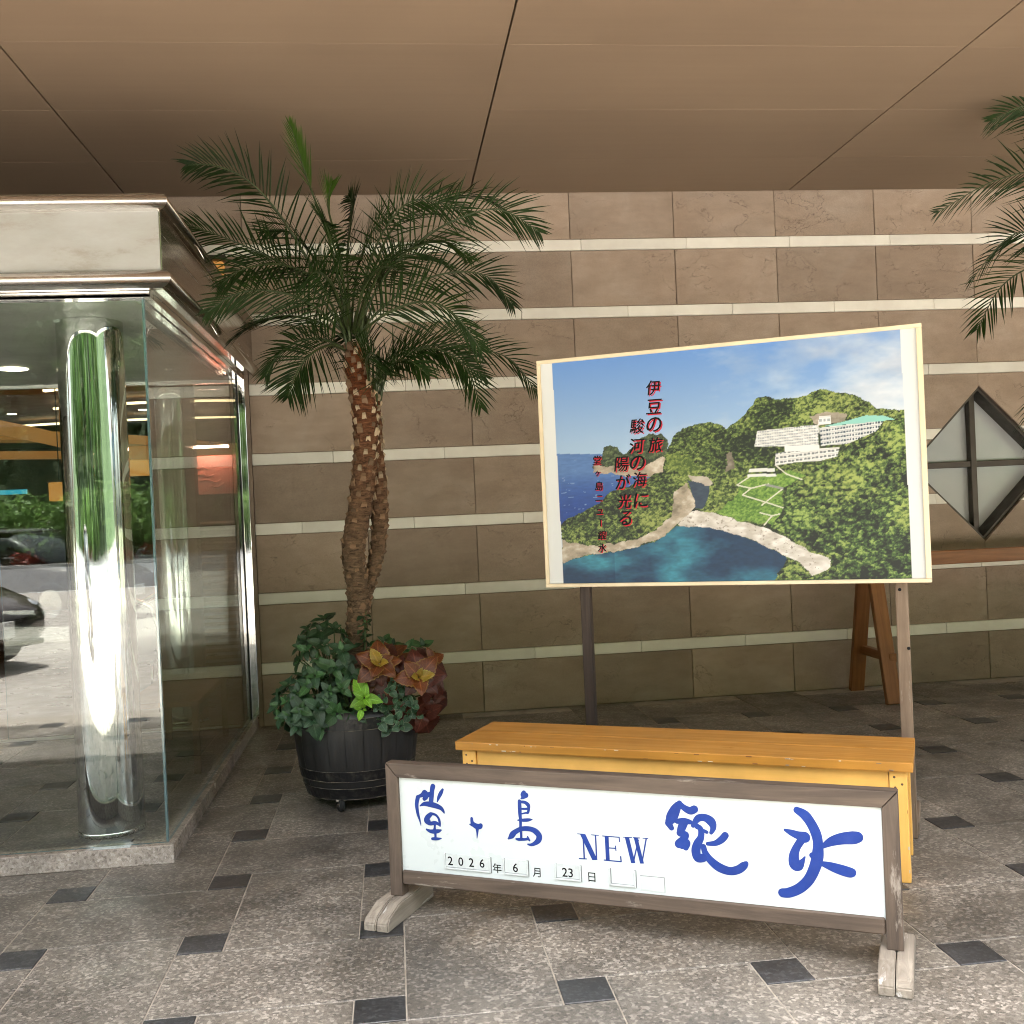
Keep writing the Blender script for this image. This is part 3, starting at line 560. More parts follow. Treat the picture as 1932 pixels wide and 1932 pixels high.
# inner glazed screen to the lobby
scr = thing('glass_screen', 'inner glazed screen between vestibule and lobby seen through the front glass', 'screen', (-2.5, WY+.06, 0))
for (a, b) in ((-5.9, -4.1), (-2.62, -1.02)):
    me = boxme(b-a, .012, 2.30); me.materials.append(MAT['glass']); me.materials.append(MAT['glass_edge'])
    big = max(p.area for p in me.polygons)
    for p in me.polygons: p.material_index = 0 if p.area > big*.5 else 1
    link('glass_pane', me, None, scr, T((a+b)/2+2.5, 0, .02))
box('floor_channel', -5.9, -1.02, WY+.04, WY+.08, 0.001, .02, 'steel', scr)

# polished columns in the vestibule
def column(x, y, r, ztop, label):
    c = thing('steel_column', label, 'column', (x, y, 0), 0, 'polished steel columns')
    link('shaft', lathe([(r, .0), (r, ztop)], 64), 'mirror', c, None, True)
    link('collar', lathe([(r+.0005, .001), (r+.002, .001), (r+.002, .022), (r+.0005, .023)], 64), 'steel', c, None, True)
    return c
column(-1.362, 5.1, .148, GZ+.0, 'polished round steel column just inside the front glass corner')
column(-1.52, 7.72, .155, 2.74, 'polished round steel column deeper in the lobby behind the side glass')

# white card lying at the foot of the front glass
tag(link('white_card', boxme(.15, .028, .004, .001), 'white_plate', None, T(-1.22, GY-.018, .079)), 'small white card lying on the plinth at the foot of the front glass', 'card')

# ------------------------------------------------------------------ lobby seen through the glass
MAT['lobby_dark'] = simple('lobby_panelling', (.12, .07, .035, 1), (.08, .045, .022, 1), .5, scale=3, bump=.05)
MAT['lobby_floor'] = simple('lobby_floor', (.13, .095, .07, 1), (.10, .07, .05, 1), .35, scale=2, bump=.02)
MAT['lobby_ceil'] = simple('lobby_ceiling', (.20, .125, .065, 1), (.15, .09, .045, 1), .6, scale=2, bump=.03)
def lobby(name, x0, x1, y0, y1, z0, z1, m): return tag(box(name, x0, x1, y0, y1, z0, z1, m), kind='structure')
lobby('lobby_floor', -14, -.5, WY+.03, 19, -.03, 0, 'lobby_floor')
lobby('lobby_ceiling', -14, -.5, WY+.03, 19, 2.78, 3.0, 'lobby_ceil')
lobby('lobby_wall_back', -14, -.5, 18.8, 19, 0, 2.78, 'lobby_dark')
lobby('lobby_wall_right', -.7, -.5, WY+.5, 18.8, 0, 2.78, 'lobby_dark')
lobby('lobby_wall_left', -14, -13.8, WY+.03, 18.8, 0, 2.78, 'lobby_dark')
lobby('lobby_wall_front', -14, VX0-.1, WY+.03, WY+.2, 0, 2.78, 'lobby_dark')
WARM, AMB = (1, .72, .38, 1), (1, .46, .10, 1)
MAT['strip'] = emit('light_strip', WARM, .5)
MAT['amber'] = emit('amber_cove', (1, .45, .12, 1), .022); MAT['amber'].node_tree.nodes['Principled BSDF'].inputs['Base Color'].default_value = (.5, .24, .06, 1)
MAT['amber2'] = emit('amber_panel', (1, .42, .08, 1), .07)
MAT['cyan'] = emit('cyan_strip', (.05, .6, .8, 1), .08)
MAT['spot'] = emit('downlight', (1, .86, .62, 1), 1.2)
MAT['pink'] = simple('pink_plaque', (.62, .22, .16, 1), (.56, .19, .14, 1), .5, bump=.1)
def arc(name, x0, x1, y, z, bow, w, h, mat, label, cat, group=None, dz=0):
    V = []; F = []; n = 16
    for k in range(n+1):
        t = k/n; x = x0+(x1-x0)*t; yy = y-bow*4*t*(1-t)
        for dy, dz_ in ((0, 0), (w, 0), (w, h), (0, h)): V.append((x, yy+dy, z+dz_+dz*t*t))
    for k in range(n):
        for q in range(4): F.append((k*4+q, k*4+(q+1) % 4, k*4+4+(q+1) % 4, k*4+4+q))
    F += [(3, 2, 1, 0), (n*4, n*4+1, n*4+2, n*4+3)]
    me = pyd(V, F); bm = bmesh.new(); bm.from_mesh(me); bmesh.ops.recalc_face_normals(bm, faces=bm.faces); bm.to_mesh(me); bm.free()
    return tag(link(name, me, mat), label, cat, group)
arc('cove_light', -6.0, -2.7, 10.9, 2.60, .6, .9, .14, 'amber', 'wide amber glowing ceiling cove at the upper left of the lobby', 'cove light', 'amber lobby coves', -.55)
arc('cove_light', -5.5, -1.4, 12.6, 2.44, .5, .5, .10, 'amber', 'thin curved amber ceiling cove sweeping behind the front steel column', 'cove light', 'amber lobby coves', -.3)
arc('cove_light', -6.0, -3.3, 11.6, 2.14, .5, .15, .08, 'amber', 'lower amber glowing cove behind the front glass, above the lantern', 'cove light', 'amber lobby coves')
arc('cove_light', -2.9, -1.0, 11.4, 2.02, -.2, .15, .22, 'amber', 'amber glowing cove between the two steel columns', 'cove light', 'amber lobby coves')
for k, (y, z, x0, x1) in enumerate(((9.2, 2.70, -3.0, -1.0), (10.3, 2.70, -3.2, -1.0), (11.9, 2.70, -3.6, -1.0), (13.8, 2.70, -4.6, -1.0))):
    arc('light_strip', x0, x1, y, z, .35, .07, .02, 'strip', ['nearest', 'second', 'third', 'farthest'][k]+' warm light strip across the lobby ceiling behind the glass', 'light strip', 'lobby ceiling light strips')
tag(box('cyan_light', -4.6, -3.95, 12.0, 12.04, 1.80, 1.85, 'cyan'), 'thin cyan light strip glowing deep in the lobby at the far left', 'light strip')
ln_ = thing('lantern', 'amber paper lantern glowing left of the front steel column', 'lantern', (-3.0, 10.0, 1.66))
link('lamp_shade', boxme(.15, .15, .17, .01), 'amber2', ln_); link('cap', boxme(.17, .17, .015), 'lobby_dark', ln_, T(0, 0, .171)); link('cord', boxme(.008, .008, .93), 'rubber', ln_, T(0, 0, .187))
tag(box('lit_panel', -2.62, -2.40, 10.9, 10.94, 1.90, 2.06, 'amber2'), 'small square amber lit panel seen right of the front column', 'lit panel')
pk = thing('plaque', 'pink lit plaque with raised calligraphy seen through the side glass', 'plaque', (-1.53, 9.45, 1.65))
link('panel', boxme(.40, .03, .34, .004), 'pink', pk)
for s in ([(-.13, .22), (-.09, .24), (-.05, .22), (-.02, .25)], [(-.14, .17), (-.08, .18), (-.06, .15), (0, .17)], [(-.12, .12), (-.05, .13), (.02, .10), (.06, .13)], [(-.02, .07), (.03, .06), (.08, .10)]):
    link('raised_stroke', tubeme([(x, -.018, z) for x, z in s], .007, 6), 'pink', pk, None, True)
MAT['plight'] = emit('picture_lamp', (1, .55, .40, 1), 9.0); link('picture_light', boxme(.30, .05, .02), 'plight', pk, T(0, -.12, .40)); link('light_arm', boxme(.02, .14, .015), 'bronze', pk, T(0, -.06, .441))
lv = thing('louvred_door', 'brown louvred wooden door panel below the pink plaque', 'door', (-1.52, 9.3, 0))
for x in (-.19, .19): link('stile', boxme(.04, .04, 1.5), 'lobby_ceil', lv, T(x, 0, 0))
for k in range(24): link('slat', boxme(.34, .035, .012), 'lobby_ceil', lv, T(0, 0, .06+k*.058) @ Matrix.Rotation(.5, 4, 'X'))
tb = thing('side_table', 'low dark side table standing in the vestibule beside the side glass', 'table', (-1.33, 6.6, 0))
link('table_top', boxme(.42, 1.1, .03, .004), 'lobby_ceil', tb, T(0, 0, .39))
for sx in (-1, 1):
    for sy in (-1, 1): link('leg', boxme(.035, .035, .389), 'lobby_dark', tb, T(sx*.18, sy*.5, 0))
MAT['chairblack'] = simple('chair_leather', (.012, .010, .009, 1), rough=.35, bump=.1)
for k, (x, y) in enumerate(((-1.98, 8.1), (-1.83, 8.45))):
    ch = thing('lobby_chair', ['left', 'right'][k]+' one of two dark rounded chairs beyond the side table', 'chair', (x, y, 0), R(20), 'dark lobby chairs')
    bp = [(-.2, .0, .40), (-.21, 0, .62), (-.16, 0, .80), (0, 0, .88), (.16, 0, .80), (.21, 0, .62), (.2, 0, .40)]
    link('back_frame', tubeme(bp, .018, 8), 'chrome', ch, None, True)
    link('backrest', prism([(-.17, .44), (.17, .44), (.19, .62), (.14, .78), (0, .84), (-.14, .78), (-.19, .62)], .03), 'chairblack', ch, T(0, -.012, 0))
    link('seat', boxme(.44, .42, .07, .02), 'chairblack', ch, T(0, .2, .38))
    for sx in (-1, 1):
        for yy in (0, .38): link('leg', tubeme([(sx*.2, yy, 0), (sx*.2, yy, .39)], .014, 8), 'chrome', ch, None, True)
for k, (x, y, z) in enumerate(((-2.19, 6.52, GZ),)):
    o = tag(link('downlight', lathe([(0.0, -.004), (.075, -.004), (.085, -.002), (.085, .0)], 24), 'spot', None, T(x, y, z)), 'round recessed downlight glowing in the vestibule ceiling', 'downlight')
k = 0
for gx in range(4):
    for gy in range(4):
        o = link('downlight', lathe([(0.0, -.004), (.05, -.004), (.055, .0)], 16), 'spot', None, T(-1.4-gx*1.5, 8.8+gy*2.1, 2.779))
        tag(o, 'small recessed downlight in the dim lobby ceiling', 'downlight', 'lobby downlights')
# wall lamp above the vestibule roof
wl_ = thing('wall_lamp', 'small amber wall lamp in the corner above the vestibule roof behind the palm', 'lamp', (-1.09, WY, 3.0))
link('bracket', boxme(.12, .10, .03, .004), 'bronze', wl_, T(0, -.06, .17)); link('lamp_shade', boxme(.08, .07, .10, .006), 'amber2', wl_, T(0, -.06, .06)); link('base', boxme(.11, .09, .02, .003), 'bronze', wl_, T(0, -.06, .039))

# ------------------------------------------------------------------ lettering helpers
def text_mesh(s, size, shear=0.0, bold=0.0):
    cu = bpy.data.curves.new('text', 'FONT'); cu.body = s; cu.size = size; cu.align_x = 'CENTER'; cu.align_y = 'CENTER'
    cu.shear = shear; cu.offset = bold; cu.resolution_u = 3
    o = bpy.data.objects.new('text', cu); COL.objects.link(o); bpy.context.view_layer.update()
    me = bpy.data.meshes.new_from_object(o.evaluated_get(bpy.context.evaluated_depsgraph_get()))
    bpy.data.objects.remove(o); bpy.data.curves.remove(cu)
    if len(me.vertices):                                   # centre on its own bounding box
        co = np.empty(len(me.vertices)*3); me.vertices.foreach_get('co', co); co = co.reshape(-1, 3)
        co[:, :2] -= (co[:, :2].min(0)+co[:, :2].max(0))/2; me.vertices.foreach_set('co', co.ravel())
    return me
def letter(parent, s, u, z, size, y, mat, shear=0, bold=0, sx=1.0, fit=None):
    me = text_mesh(s, size, shear, bold); me.materials.clear()
    if fit and len(me.vertices):
        h = max(v.co.y for v in me.vertices)-min(v.co.y for v in me.vertices); k = fit/max(h, 1e-5)
        for v in me.vertices: v.co *= k
    m = T(u, y, z) @ Matrix.Rotation(R(90), 4, 'X') @ Matrix.Diagonal((sx, 1, 1, 1))
    return link('lettering', me, mat, parent, m)
def stroke_me(pts, y):
    """brush stroke: discs swept along a polyline, flat, facing -y"""
    P = [np.array(q, float) for q in pts]; Q = []
    for i in range(len(P)-1):                              # Catmull-Rom
        p0, p1, p2, p3 = P[max(i-1, 0)], P[i], P[i+1], P[min(i+2, len(P)-1)]
        for t in np.linspace(0, 1, 6, endpoint=False):
            Q.append(.5*((2*p1)+(-p0+p2)*t+(2*p0-5*p1+4*p2-p3)*t*t+(-p0+3*p1-3*p2+p3)*t**3))
    Q.append(P[-1]); V = []; F = []; n = 14
    def disc(c, r, yy):
        b = len(V); V.append((c[0], yy, c[1]))
        for k in range(n): V.append((c[0]+r*math.cos(2*math.pi*k/n), yy, c[1]+r*math.sin(2*math.pi*k/n)))
        for k in range(n): F.append((b, b+1+k, b+1+(k+1) % n))
    L = []; Rr = []
    for i, q in enumerate(Q):
        t = Q[min(i+1, len(Q)-1)][:2]-Q[max(i-1, 0)][:2]; t = t/(np.linalg.norm(t)+1e-9); nn = np.array([-t[1], t[0]])
        L.append(q[:2]+nn*q[2]); Rr.append(q[:2]-nn*q[2])
    for i in range(len(Q)-1):
        b = len(V); V.extend([(L[i][0], y, L[i][1]), (Rr[i][0], y, Rr[i][1]), (Rr[i+1][0], y, Rr[i+1][1]), (L[i+1][0], y, L[i+1][1])]); F.append((b, b+1, b+2, b+3))
    for i, q in enumerate(Q):
        if i % 3 == 0 or i == len(Q)-1: disc(q[:2], q[2], y-.00004*(i % 5+1))
    return pyd(V, F)

# ------------------------------------------------------------------ name sign standing in front
ANG = R(-28.5)
sign = thing('name_sign', 'long white sign board in a weathered wooden frame with blue brush lettering', 'sign', (-.044, 3.739, 0), ANG)
FW = .047
def sgn(name, x0, x1, y0, y1, z0, z1, mat, b=.003):
    return link(name, boxme(x1-x0, y1-y0, z1-z0, b), mat, sign, T((x0+x1)/2, (y0+y1)/2, z0))
sgn('white_board', .020, 1.645, .012, .030, .155, .500, 'white_board', .001)
def mitre_rail(name, pts, y0, y1, mat):
    me = prism(pts, y1-y0); bm = bmesh.new(); bm.from_mesh(me)
    bmesh.ops.bevel(bm, geom=list(bm.edges), offset=.003, segments=2, affect='EDGES', profile=.6); bm.to_mesh(me); bm.free()
    return link(name, me, mat, sign, T(0, y0, 0))
A, B = -.022, 1.684
mitre_rail('top_rail', [(A+.001, .5425), (B-.001, .5425), (B-FW, .4915), (A+FW, .4915)], 0, .048, 'frame_x')
sgn('bottom_rail', A+FW+.0015, B-FW-.0015, .002, .046, .114, .1635, 'frame_x', .004)
for s in (0, 1):
    xo, xi = (A, A+FW) if s == 0 else (B, B-FW)
    mitre_rail('post', [(xo, .072), (xi, .072), (xi, .4895), (xo, .5405)], -.001, .049, 'frame_z')
def foot(x):
    pr = [(-.15, 0), (.20, 0), (.20, .038), (.14, .072), (-.06, .072), (-.135, .046), (-.15, .028)]
    for s in (-1, 1):
        w = .046; me = prism([(a, z) for a, z in pr], w); bm = bmesh.new(); bm.from_mesh(me); bmesh.ops.bevel(bm, geom=list(bm.edges), offset=.004, segments=2, affect='EDGES'); bm.to_mesh(me); bm.free()
        link('foot', me, 'foot_x', sign, T(x+(.0015+w if s > 0 else -.0015), .0, 0) @ Matrix.Rotation(R(90), 4, 'Z'))
foot(A+FW/2-.003); foot(B-FW/2+.003)
for st in STROKES:
    pts = [(st[i]/1000, st[i+1]/1000, st[i+2]/1000) for i in range(0, len(st), 3)]
    link('brush_stroke', stroke_me(pts, .0112-.0002*(STROKES.index(st) % 4)), 'blue_paint', sign)
V = []; F = []
for q in NEWP:
    b = len(V); V += [(q[i]/1000, .0110-.00015*(NEWP.index(q) % 4), q[i+1]/1000) for i in (0, 2, 4, 6)]; F.append((b, b+1, b+2, b+3))
link('lettering', pyd(V, F), 'blue_paint', sign)
# date slots and their inserts
for (x0, x1, z0, z1, full) in ((.190, .366, .182, .236, 1), (.411, .503, .182, .236, 1), (.597, .690, .182, .236, 1), (.785, .876, .180, .236, 0)):
    for nm, a, b_, c_, d in (('slot_rail', x0, x0+.006, z0, z1), ('slot_rail', x1-.006, x1, z0, z1), ('slot_rail', x0+.0061, x1-.0061, z0, z0+.006)):
        link(nm, boxme(b_-a, .006, d-c_, .0012), 'white_plate', sign, T((a+b_)/2, .0085, c_))
        link('slot_shadow_line', boxme((b_-a)+(0 if b_-a > .01 else .002), .0012, (d-c_)+(.002 if b_-a > .01 else 0)), 'grey_line', sign, T((a+b_)/2+(0 if b_-a > .01 else .001), .0112, c_-(.001 if b_-a > .01 else 0)))
    if full: link('date_card', boxme(x1-x0-.014, .002, z1-z0-.008, .0004), 'white_plate', sign, T((x0+x1)/2, .0095, z0+.0075))
link('date_card', boxme(.080, .0016, .048, .0004), 'white_plate', sign, T(.931, .0112, .173))
for (x, z, w, h) in ((.931, .2205, .080, .0012), (.9705, .173, .0012, .047)): link('card_edge', boxme(w, .001, h), 'grey_line', sign, T(x, .0100, z))
for s, u, z in (('2', .214, .2115), ('0', .254, .212), ('2', .294, .2125), ('6', .334, .213), ('6', .457, .209), ('23', .643, .209)):
    letter(sign, s, u, z, .04, .0078, 'black_ink', bold=.0004, fit=.030)
for s, u, z in (('年', .388, .200), ('月', .532, .198), ('日', .726, .200)):
    letter(sign, s, u, z, .04, .0112, 'black_ink', bold=.0003, fit=.033 if s == '年' else .031)

# ------------------------------------------------------------------ yellow bench
bench = thing('bench', 'yellow painted wooden bench standing behind the white sign', 'bench', (.222, 4.452, 0), ANG)
BL, BW, BHT = 1.815, .415, .445
def bn(name, x0, x1, y0, y1, z0, z1, mat, b=.004, seg=2): return link(name, boxme(x1-x0, y1-y0, z1-z0, b, seg), mat, bench, T((x0+x1)/2, (y0+y1)/2, z0))
for k in range(2):
    ya = BW*k/2
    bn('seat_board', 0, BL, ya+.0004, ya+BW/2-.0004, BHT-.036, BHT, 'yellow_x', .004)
for x in (.022, BL-.022-.062):
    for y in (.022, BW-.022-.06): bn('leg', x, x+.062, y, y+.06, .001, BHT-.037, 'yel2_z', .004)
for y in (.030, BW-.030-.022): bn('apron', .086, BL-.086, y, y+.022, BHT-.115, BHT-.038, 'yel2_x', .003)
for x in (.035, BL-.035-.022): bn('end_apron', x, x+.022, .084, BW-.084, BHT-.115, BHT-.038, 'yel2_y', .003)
for x in (.022, BL-.022-.062):
    for dx, z in ((.018, BHT-.060), (.044, BHT-.085), (.020, BHT-.098)): link('screw', lathe([(0, .0015), (.004, .001), (.0045, 0)], 10), 'stub_dark', bench, T(x+dx, .0219, z) @ Matrix.Rotation(R(90), 4, 'X'))
rch = random.Random(77)
for k in range(46):
    w, h = rch.uniform(.004, .022), rch.uniform(.0015, .005); x = rch.uniform(.01, BL-.03); m_ = rch.choice(('orange_x', 'foot_x', 'batten_x'))
    if k < 30: link('paint_chip', boxme(w, .0008, h, .0003), m_, bench, T(x, -.0002, rch.choice((BHT-.034, BHT-.009))+rch.uniform(0, .002)))
    else: link('paint_chip', boxme(w*.3, .0008, h*4, .0003), m_, bench, T(rch.choice((BL-.025, BL-.080))+rch.uniform(-.003, .001), .0218, rch.uniform(.01, .30)))
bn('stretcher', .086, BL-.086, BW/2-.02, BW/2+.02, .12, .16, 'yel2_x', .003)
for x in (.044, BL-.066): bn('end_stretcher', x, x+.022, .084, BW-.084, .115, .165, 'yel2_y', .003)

# ------------------------------------------------------------------ poster board on two posts
pb = Vector((.427, 4.825, 0)) + .1*Vector((.4772, .8788, 0))
post = thing('poster_board', 'large framed coastline poster board standing on two wooden posts behind the bench', 'poster', (pb.x, pb.y, 0), ANG)
PU0, PU1, PZ0, PZ1 = .25, 1.90, 1.05, 2.091
def pp(name, x0, x1, y0, y1, z0, z1, mat, b=.0015): return link(name, boxme(x1-x0, y1-y0, z1-z0, b), mat, post, T((x0+x1)/2, (y0+y1)/2, z0))
pp('backing_board', PU0+.004, PU1-.004, .002, .018, PZ0+.004, PZ1-.004, 'paper')
pp('batten', PU0, PU1, -.012, .0015, PZ1-.016, PZ1, 'batten_x'); pp('batten', PU0, PU1, -.012, .0015, PZ0, PZ0+.016, 'batten_x')
pp('batten', PU0, PU0+.016, -.012, .0015, PZ0+.0165, PZ1-.0165, 'batten_z'); pp('batten', PU1-.022, PU1, -.012, .0015, PZ0+.0165, PZ1-.0165, 'batten_z')
pp('post', .402, .448, .020, .060, .001, PZ1-.1, 'darkpost', .003); pp('post', 1.757, 1.806, .020, .060, .001, PZ1-.1, 'post_z', .003)
for x in (.426, 1.783):
    pp('foot', x-.03, x+.03, -.08, .30, .001, .05, 'darkpost' if x < 1 else 'post_y', .003) if False else pp('foot', x-.028, x+.028, .067, .40, .002, .055, 'post_y', .003)
for x, z in ((1.775, 1.02), (1.80, .78)): link('bolt', lathe([(0, .003), (.006, .002), (.007, 0)], 10), 'black_ink', post, T(x, .0195, z) @ Matrix.Rotation(R(90), 4, 'X'))

def poster_print():
    rng = np.random.RandomState(3)
    def vnoise(x, y, seed):
        g = np.random.RandomState(seed).rand(64, 64); xi = np.floor(x).astype(int); yi = np.floor(y).astype(int); fx = x-xi; fy = y-yi
        fx = fx*fx*(3-2*fx); fy = fy*fy*(3-2*fy); a = lambda i, j: g[(xi+i) % 64, (yi+j) % 64]
        return a(0, 0)*(1-fx)*(1-fy)+a(1, 0)*fx*(1-fy)+a(0, 1)*(1-fx)*fy+a(1, 1)*fx*fy
    def fbm(x, y, seed, oc=5, g=.5):
        s = 0; am = 1; tot = 0
        for k in range(oc): s = s+am*vnoise(x*2**k+k*7.3, y*2**k+k*3.1, seed+k); tot += am; am *= g
        return s/tot
    NX, NY = 560, 360
    U, Vv = np.meshgrid(np.linspace(0, 1, NX), np.linspace(0, 1, NY)); U = U.ravel(); Vv = Vv.ravel()
    AU, AV = U*1.59, Vv
    wx = (fbm(AU*28, AV*28, 50, 4)-.5); wy = (fbm(AU*28, AV*28, 60, 4)-.5)
    def inside(key, warp=.012, blur=None):
        q = ART[key]; P = [(q[i]/1000., q[i+1]/1000.) for i in range(0, len(q), 2)]
        x = U+wx*warp/1.59*2; y = Vv+wy*warp*2; r = np.zeros(len(U), bool)
        for i in range(len(P)):
            (x1, y1), (x2, y2) = P[i], P[(i+1) % len(P)]
            if y1 == y2: continue
            c = ((y1 > y) != (y2 > y)) & (x < (x2-x1)*(y-y1)/(y2-y1)+x1); r ^= c
        return r
    C = np.zeros((len(U), 3))
    def S(r, g, b): return np.array([r, g, b], float)
    def put(mask, col): C[mask] = (col[mask] if getattr(col, 'ndim', 1) == 2 else col)
    def lerp(a, b, t): return a[None]*(1-t[:, None])+b[None]*t[:, None]
    t = np.clip((Vv-.5)/.5, 0, 1); sky = lerp(S(186, 212, 238), S(104, 152, 224), t)
    cl = fbm(AU*3.2, AV*7, 5, 6, .55); amount = np.clip((U-.18)/.5, 0, 1)*.95+.05*(Vv > .5)
    cm = np.clip((cl-.60+.34*amount)/.42, 0, 1)*np.clip(amount*1.5, .0, 1)*.88; cm *= np.clip(1.3-np.abs(Vv-.82)*1.2, .45, 1)
    cshade = fbm(AU*6, AV*12, 9, 5); ccol = lerp(S(190, 200, 220), S(236, 240, 246), np.clip((cshade-.3)*2.2, 0, 1))
    sky = sky*(1-cm[:, None])+ccol*cm[:, None]; C[:] = sky
    sea = lerp(S(34, 70, 150), S(92, 130, 190), np.clip((Vv-.28)/.22, 0, 1)**2); sea = sea*(1+.16*(fbm(AU*40, AV*160, 12, 3)-.5))[:, None]
    put(inside('sea', 0), sea); put(inside('sea', 0) & (fbm(AU*40, AV*150, 14, 3) > .80), S(120, 150, 200))
    def veg(seed, sc, dk, md, lt, yl=None, ya=0.):
        # clumpy crowns: cellular bumps lit from the upper left
        gx, gy = AU*sc+(fbm(AU*sc*.6, AV*sc*.6, seed+5, 3)-.5)*2.2, AV*sc*1.25+(fbm(AU*sc*.6, AV*sc*.6, seed+6, 3)-.5)*2.2; best = np.full(len(U), 9.); cx = np.zeros(len(U)); cyy = np.zeros(len(U)); tone = np.zeros(len(U))
        hx = np.random.RandomState(seed).rand(97, 97, 3); ix = np.floor(gx).astype(int); iy = np.floor(gy).astype(int)
        for dx in (-1, 0, 1):
            for dy in (-1, 0, 1):
                h = hx[(ix+dx) % 97, (iy+dy) % 97]; ddx = gx-(ix+dx+h[:, 0]); ddy = gy-(iy+dy+h[:, 1]); d = ddx*ddx+ddy*ddy; m = d < best
                best[m] = d[m]; cx[m] = ddx[m]; cyy[m] = ddy[m]; tone[m] = h[m, 2]
        lit = np.clip(.46+.34*cyy-.20*cx-.26*best+.40*(tone-.5)+2.3*(fbm(AU*sc*1.5, AV*sc*1.9, seed+1, 5, .7)-.5)+1.5*(fbm(AU*6, AV*7, seed+2, 5, .6)-.5), 0, 1)
        col = np.where((lit < .5)[:, None], lerp(dk, md, lit*2), lerp(md, lt, lit*2-1))
        if yl is not None:
            k = np.clip((fbm(AU*7, AV*7, seed+9, 4)-.48)*5, 0, 1)*ya*lit; col = col*(1-k[:, None])+yl[None]*k[:, None]
        return col
    vg = veg(101, 62, S(22, 34, 20), S(80, 102, 48), S(158, 174, 96), S(160, 164, 92), .3)
    vf = veg(131, 44, S(10, 20, 14), S(62, 92, 42), S(160, 184, 98), S(176, 178, 96), .45)
    rk = fbm(AU*22, AV*30, 70, 5, .6); rock = np.where((rk < .5)[:, None], lerp(S(96, 88, 74), S(186, 174, 154), np.clip(rk*2, 0, 1)), lerp(S(176, 162, 142), S(236, 228, 214), np.clip(rk*2-1, 0, 1)*1.6))
    put(inside('isle', .012), veg(111, 60, S(40, 54, 38), S(72, 88, 56), S(110, 124, 84))); put(inside('islerock', .012), rock)
    put(inside('hill', .014), vg); put(inside('slope', .03), veg(112, 70, S(70, 92, 40), S(120, 140, 66), S(156, 168, 92)))
    put(inside('cliff', .02), rock*.7); put(inside('grey', .015), rock*.8+20)
    put(inside('meadow', .012), veg(121, 80, S(74, 112, 44), S(112, 152, 62), S(148, 182, 88)))
    put(inside('inlet', .008), lerp(S(46, 62, 84), S(70, 86, 104), fbm(AU*50, AV*120, 80, 3)))
    bc = fbm(AU*30, AV*60, 90, 5); put(inside('strip', .01), lerp(S(176, 166, 152), S(222, 214, 204), bc)); put(inside('beach', .01), lerp(S(204, 196, 186), S(250, 247, 242), np.clip((bc-.3)*2.2, 0, 1)))
    teal = fbm(AU*5, AV*9, 95, 5); cv = lerp(S(22, 58, 92), S(66, 150, 172), np.clip((teal-.34)*2.6-.2*(U < .2), 0, 1)); cv *= (1+.25*(fbm(AU*50, AV*140, 97, 3)-.5))[:, None]
    put(inside('cove', .006), cv); put(inside('beach', .01) & (fbm(AU*90, AV*140, 91, 3) > .72), S(165, 156, 146)); put(inside('headrock', .014), rock); put(inside('head', .012), vg)
    for kk in range(1, 8):
        q = ART['path%d' % kk]; P = [(q[i]/1000.*1.59, q[i+1]/1000.) for i in range(0, len(q), 2)]; m = np.zeros(len(U), bool)
        for (x1, y1), (x2, y2) in zip(P[:-1], P[1:]):
            L2 = (x2-x1)**2+(y2-y1)**2; s = np.clip(((AU-x1)*(x2-x1)+(AV-y1)*(y2-y1))/L2, 0, 1); m |= ((AU-x1-s*(x2-x1))**2+(AV-y1-s*(y2-y1))**2) < .0026**2
        put(m, S(226, 224, 208))
    for k in ('terr1', 'terr2'): put(inside(k, 0), S(236, 238, 238))
    put(inside('terr3', 0), S(150, 152, 150))
    def facade(key, nf, nw, wall, win_, slope=0.):
        m = inside(key, 0)
        if not m.any(): return
        u0, u1, v0, v1 = U[m].min(), U[m].max(), Vv[m].min(), Vv[m].max(); C[m] = wall
        q = ART[key]; vb_ = Vv-slope*(U-u0); fl = ((vb_-v0)/(v1-v0)*nf) % 1; wn_ = ((U-u0)/(u1-u0)*nw) % 1
        C[m & (fl > .30) & (fl < .72) & (wn_ > .18) & (wn_ < .86)] = win_
        C[m & (fl > .86)] = wall*.86
    facade('wing', 7, 26, S(242, 243, 243), S(150, 158, 166), .10); facade('tower', 1, 3, S(246, 247, 247), S(170, 178, 186))
    facade('rwing', 5, 22, S(226, 229, 230), S(72, 86, 104), .14); facade('low', 3, 16, S(240, 241, 240), S(130, 136, 140), .12); put(inside('low2', 0), S(244, 245, 244))
    put(inside('roof', 0), S(150, 214, 204)); put(inside('forest', .02), vf)
    out = ~inside('pic', 0); put(out, S(236, 240, 242))
    lin = np.where(C/255 <= .04045, C/255/12.92, ((np.clip(C, 0, 255)/255+.055)/1.055)**2.4)
    lin = np.clip(lin, 0, 1)*.66
    V = np.stack([PU0+.010+U*0, U*0, U*0], 1); V[:, 0] = PU0+.0165+U*0; 
    # print sheet lies on the backing board; vertex (u, v) is at its true place on the 1.65 x 1.04 m board
    V[:, 0] = PU0+U*(PU1-PU0); V[:, 1] = .0005; V[:, 2] = PZ0+Vv*(PZ1-PZ0)
    idx = np.arange(NX*NY).reshape(NY, NX); Fc = np.stack([idx[:-1, :-1], idx[:-1, 1:], idx[1:, 1:], idx[1:, :-1]], -1).reshape(-1, 4)
    keep = ((U > .006) & (U < .99) & (Vv > .012) & (Vv < .988))[Fc].all(1); Fc = Fc[keep]
    me = bpy.data.meshes.new('print'); me.vertices.add(len(V)); me.vertices.foreach_set('co', V.ravel())
    me.loops.add(len(Fc)*4); me.loops.foreach_set('vertex_index', Fc.ravel().astype(np.int32)); me.polygons.add(len(Fc))
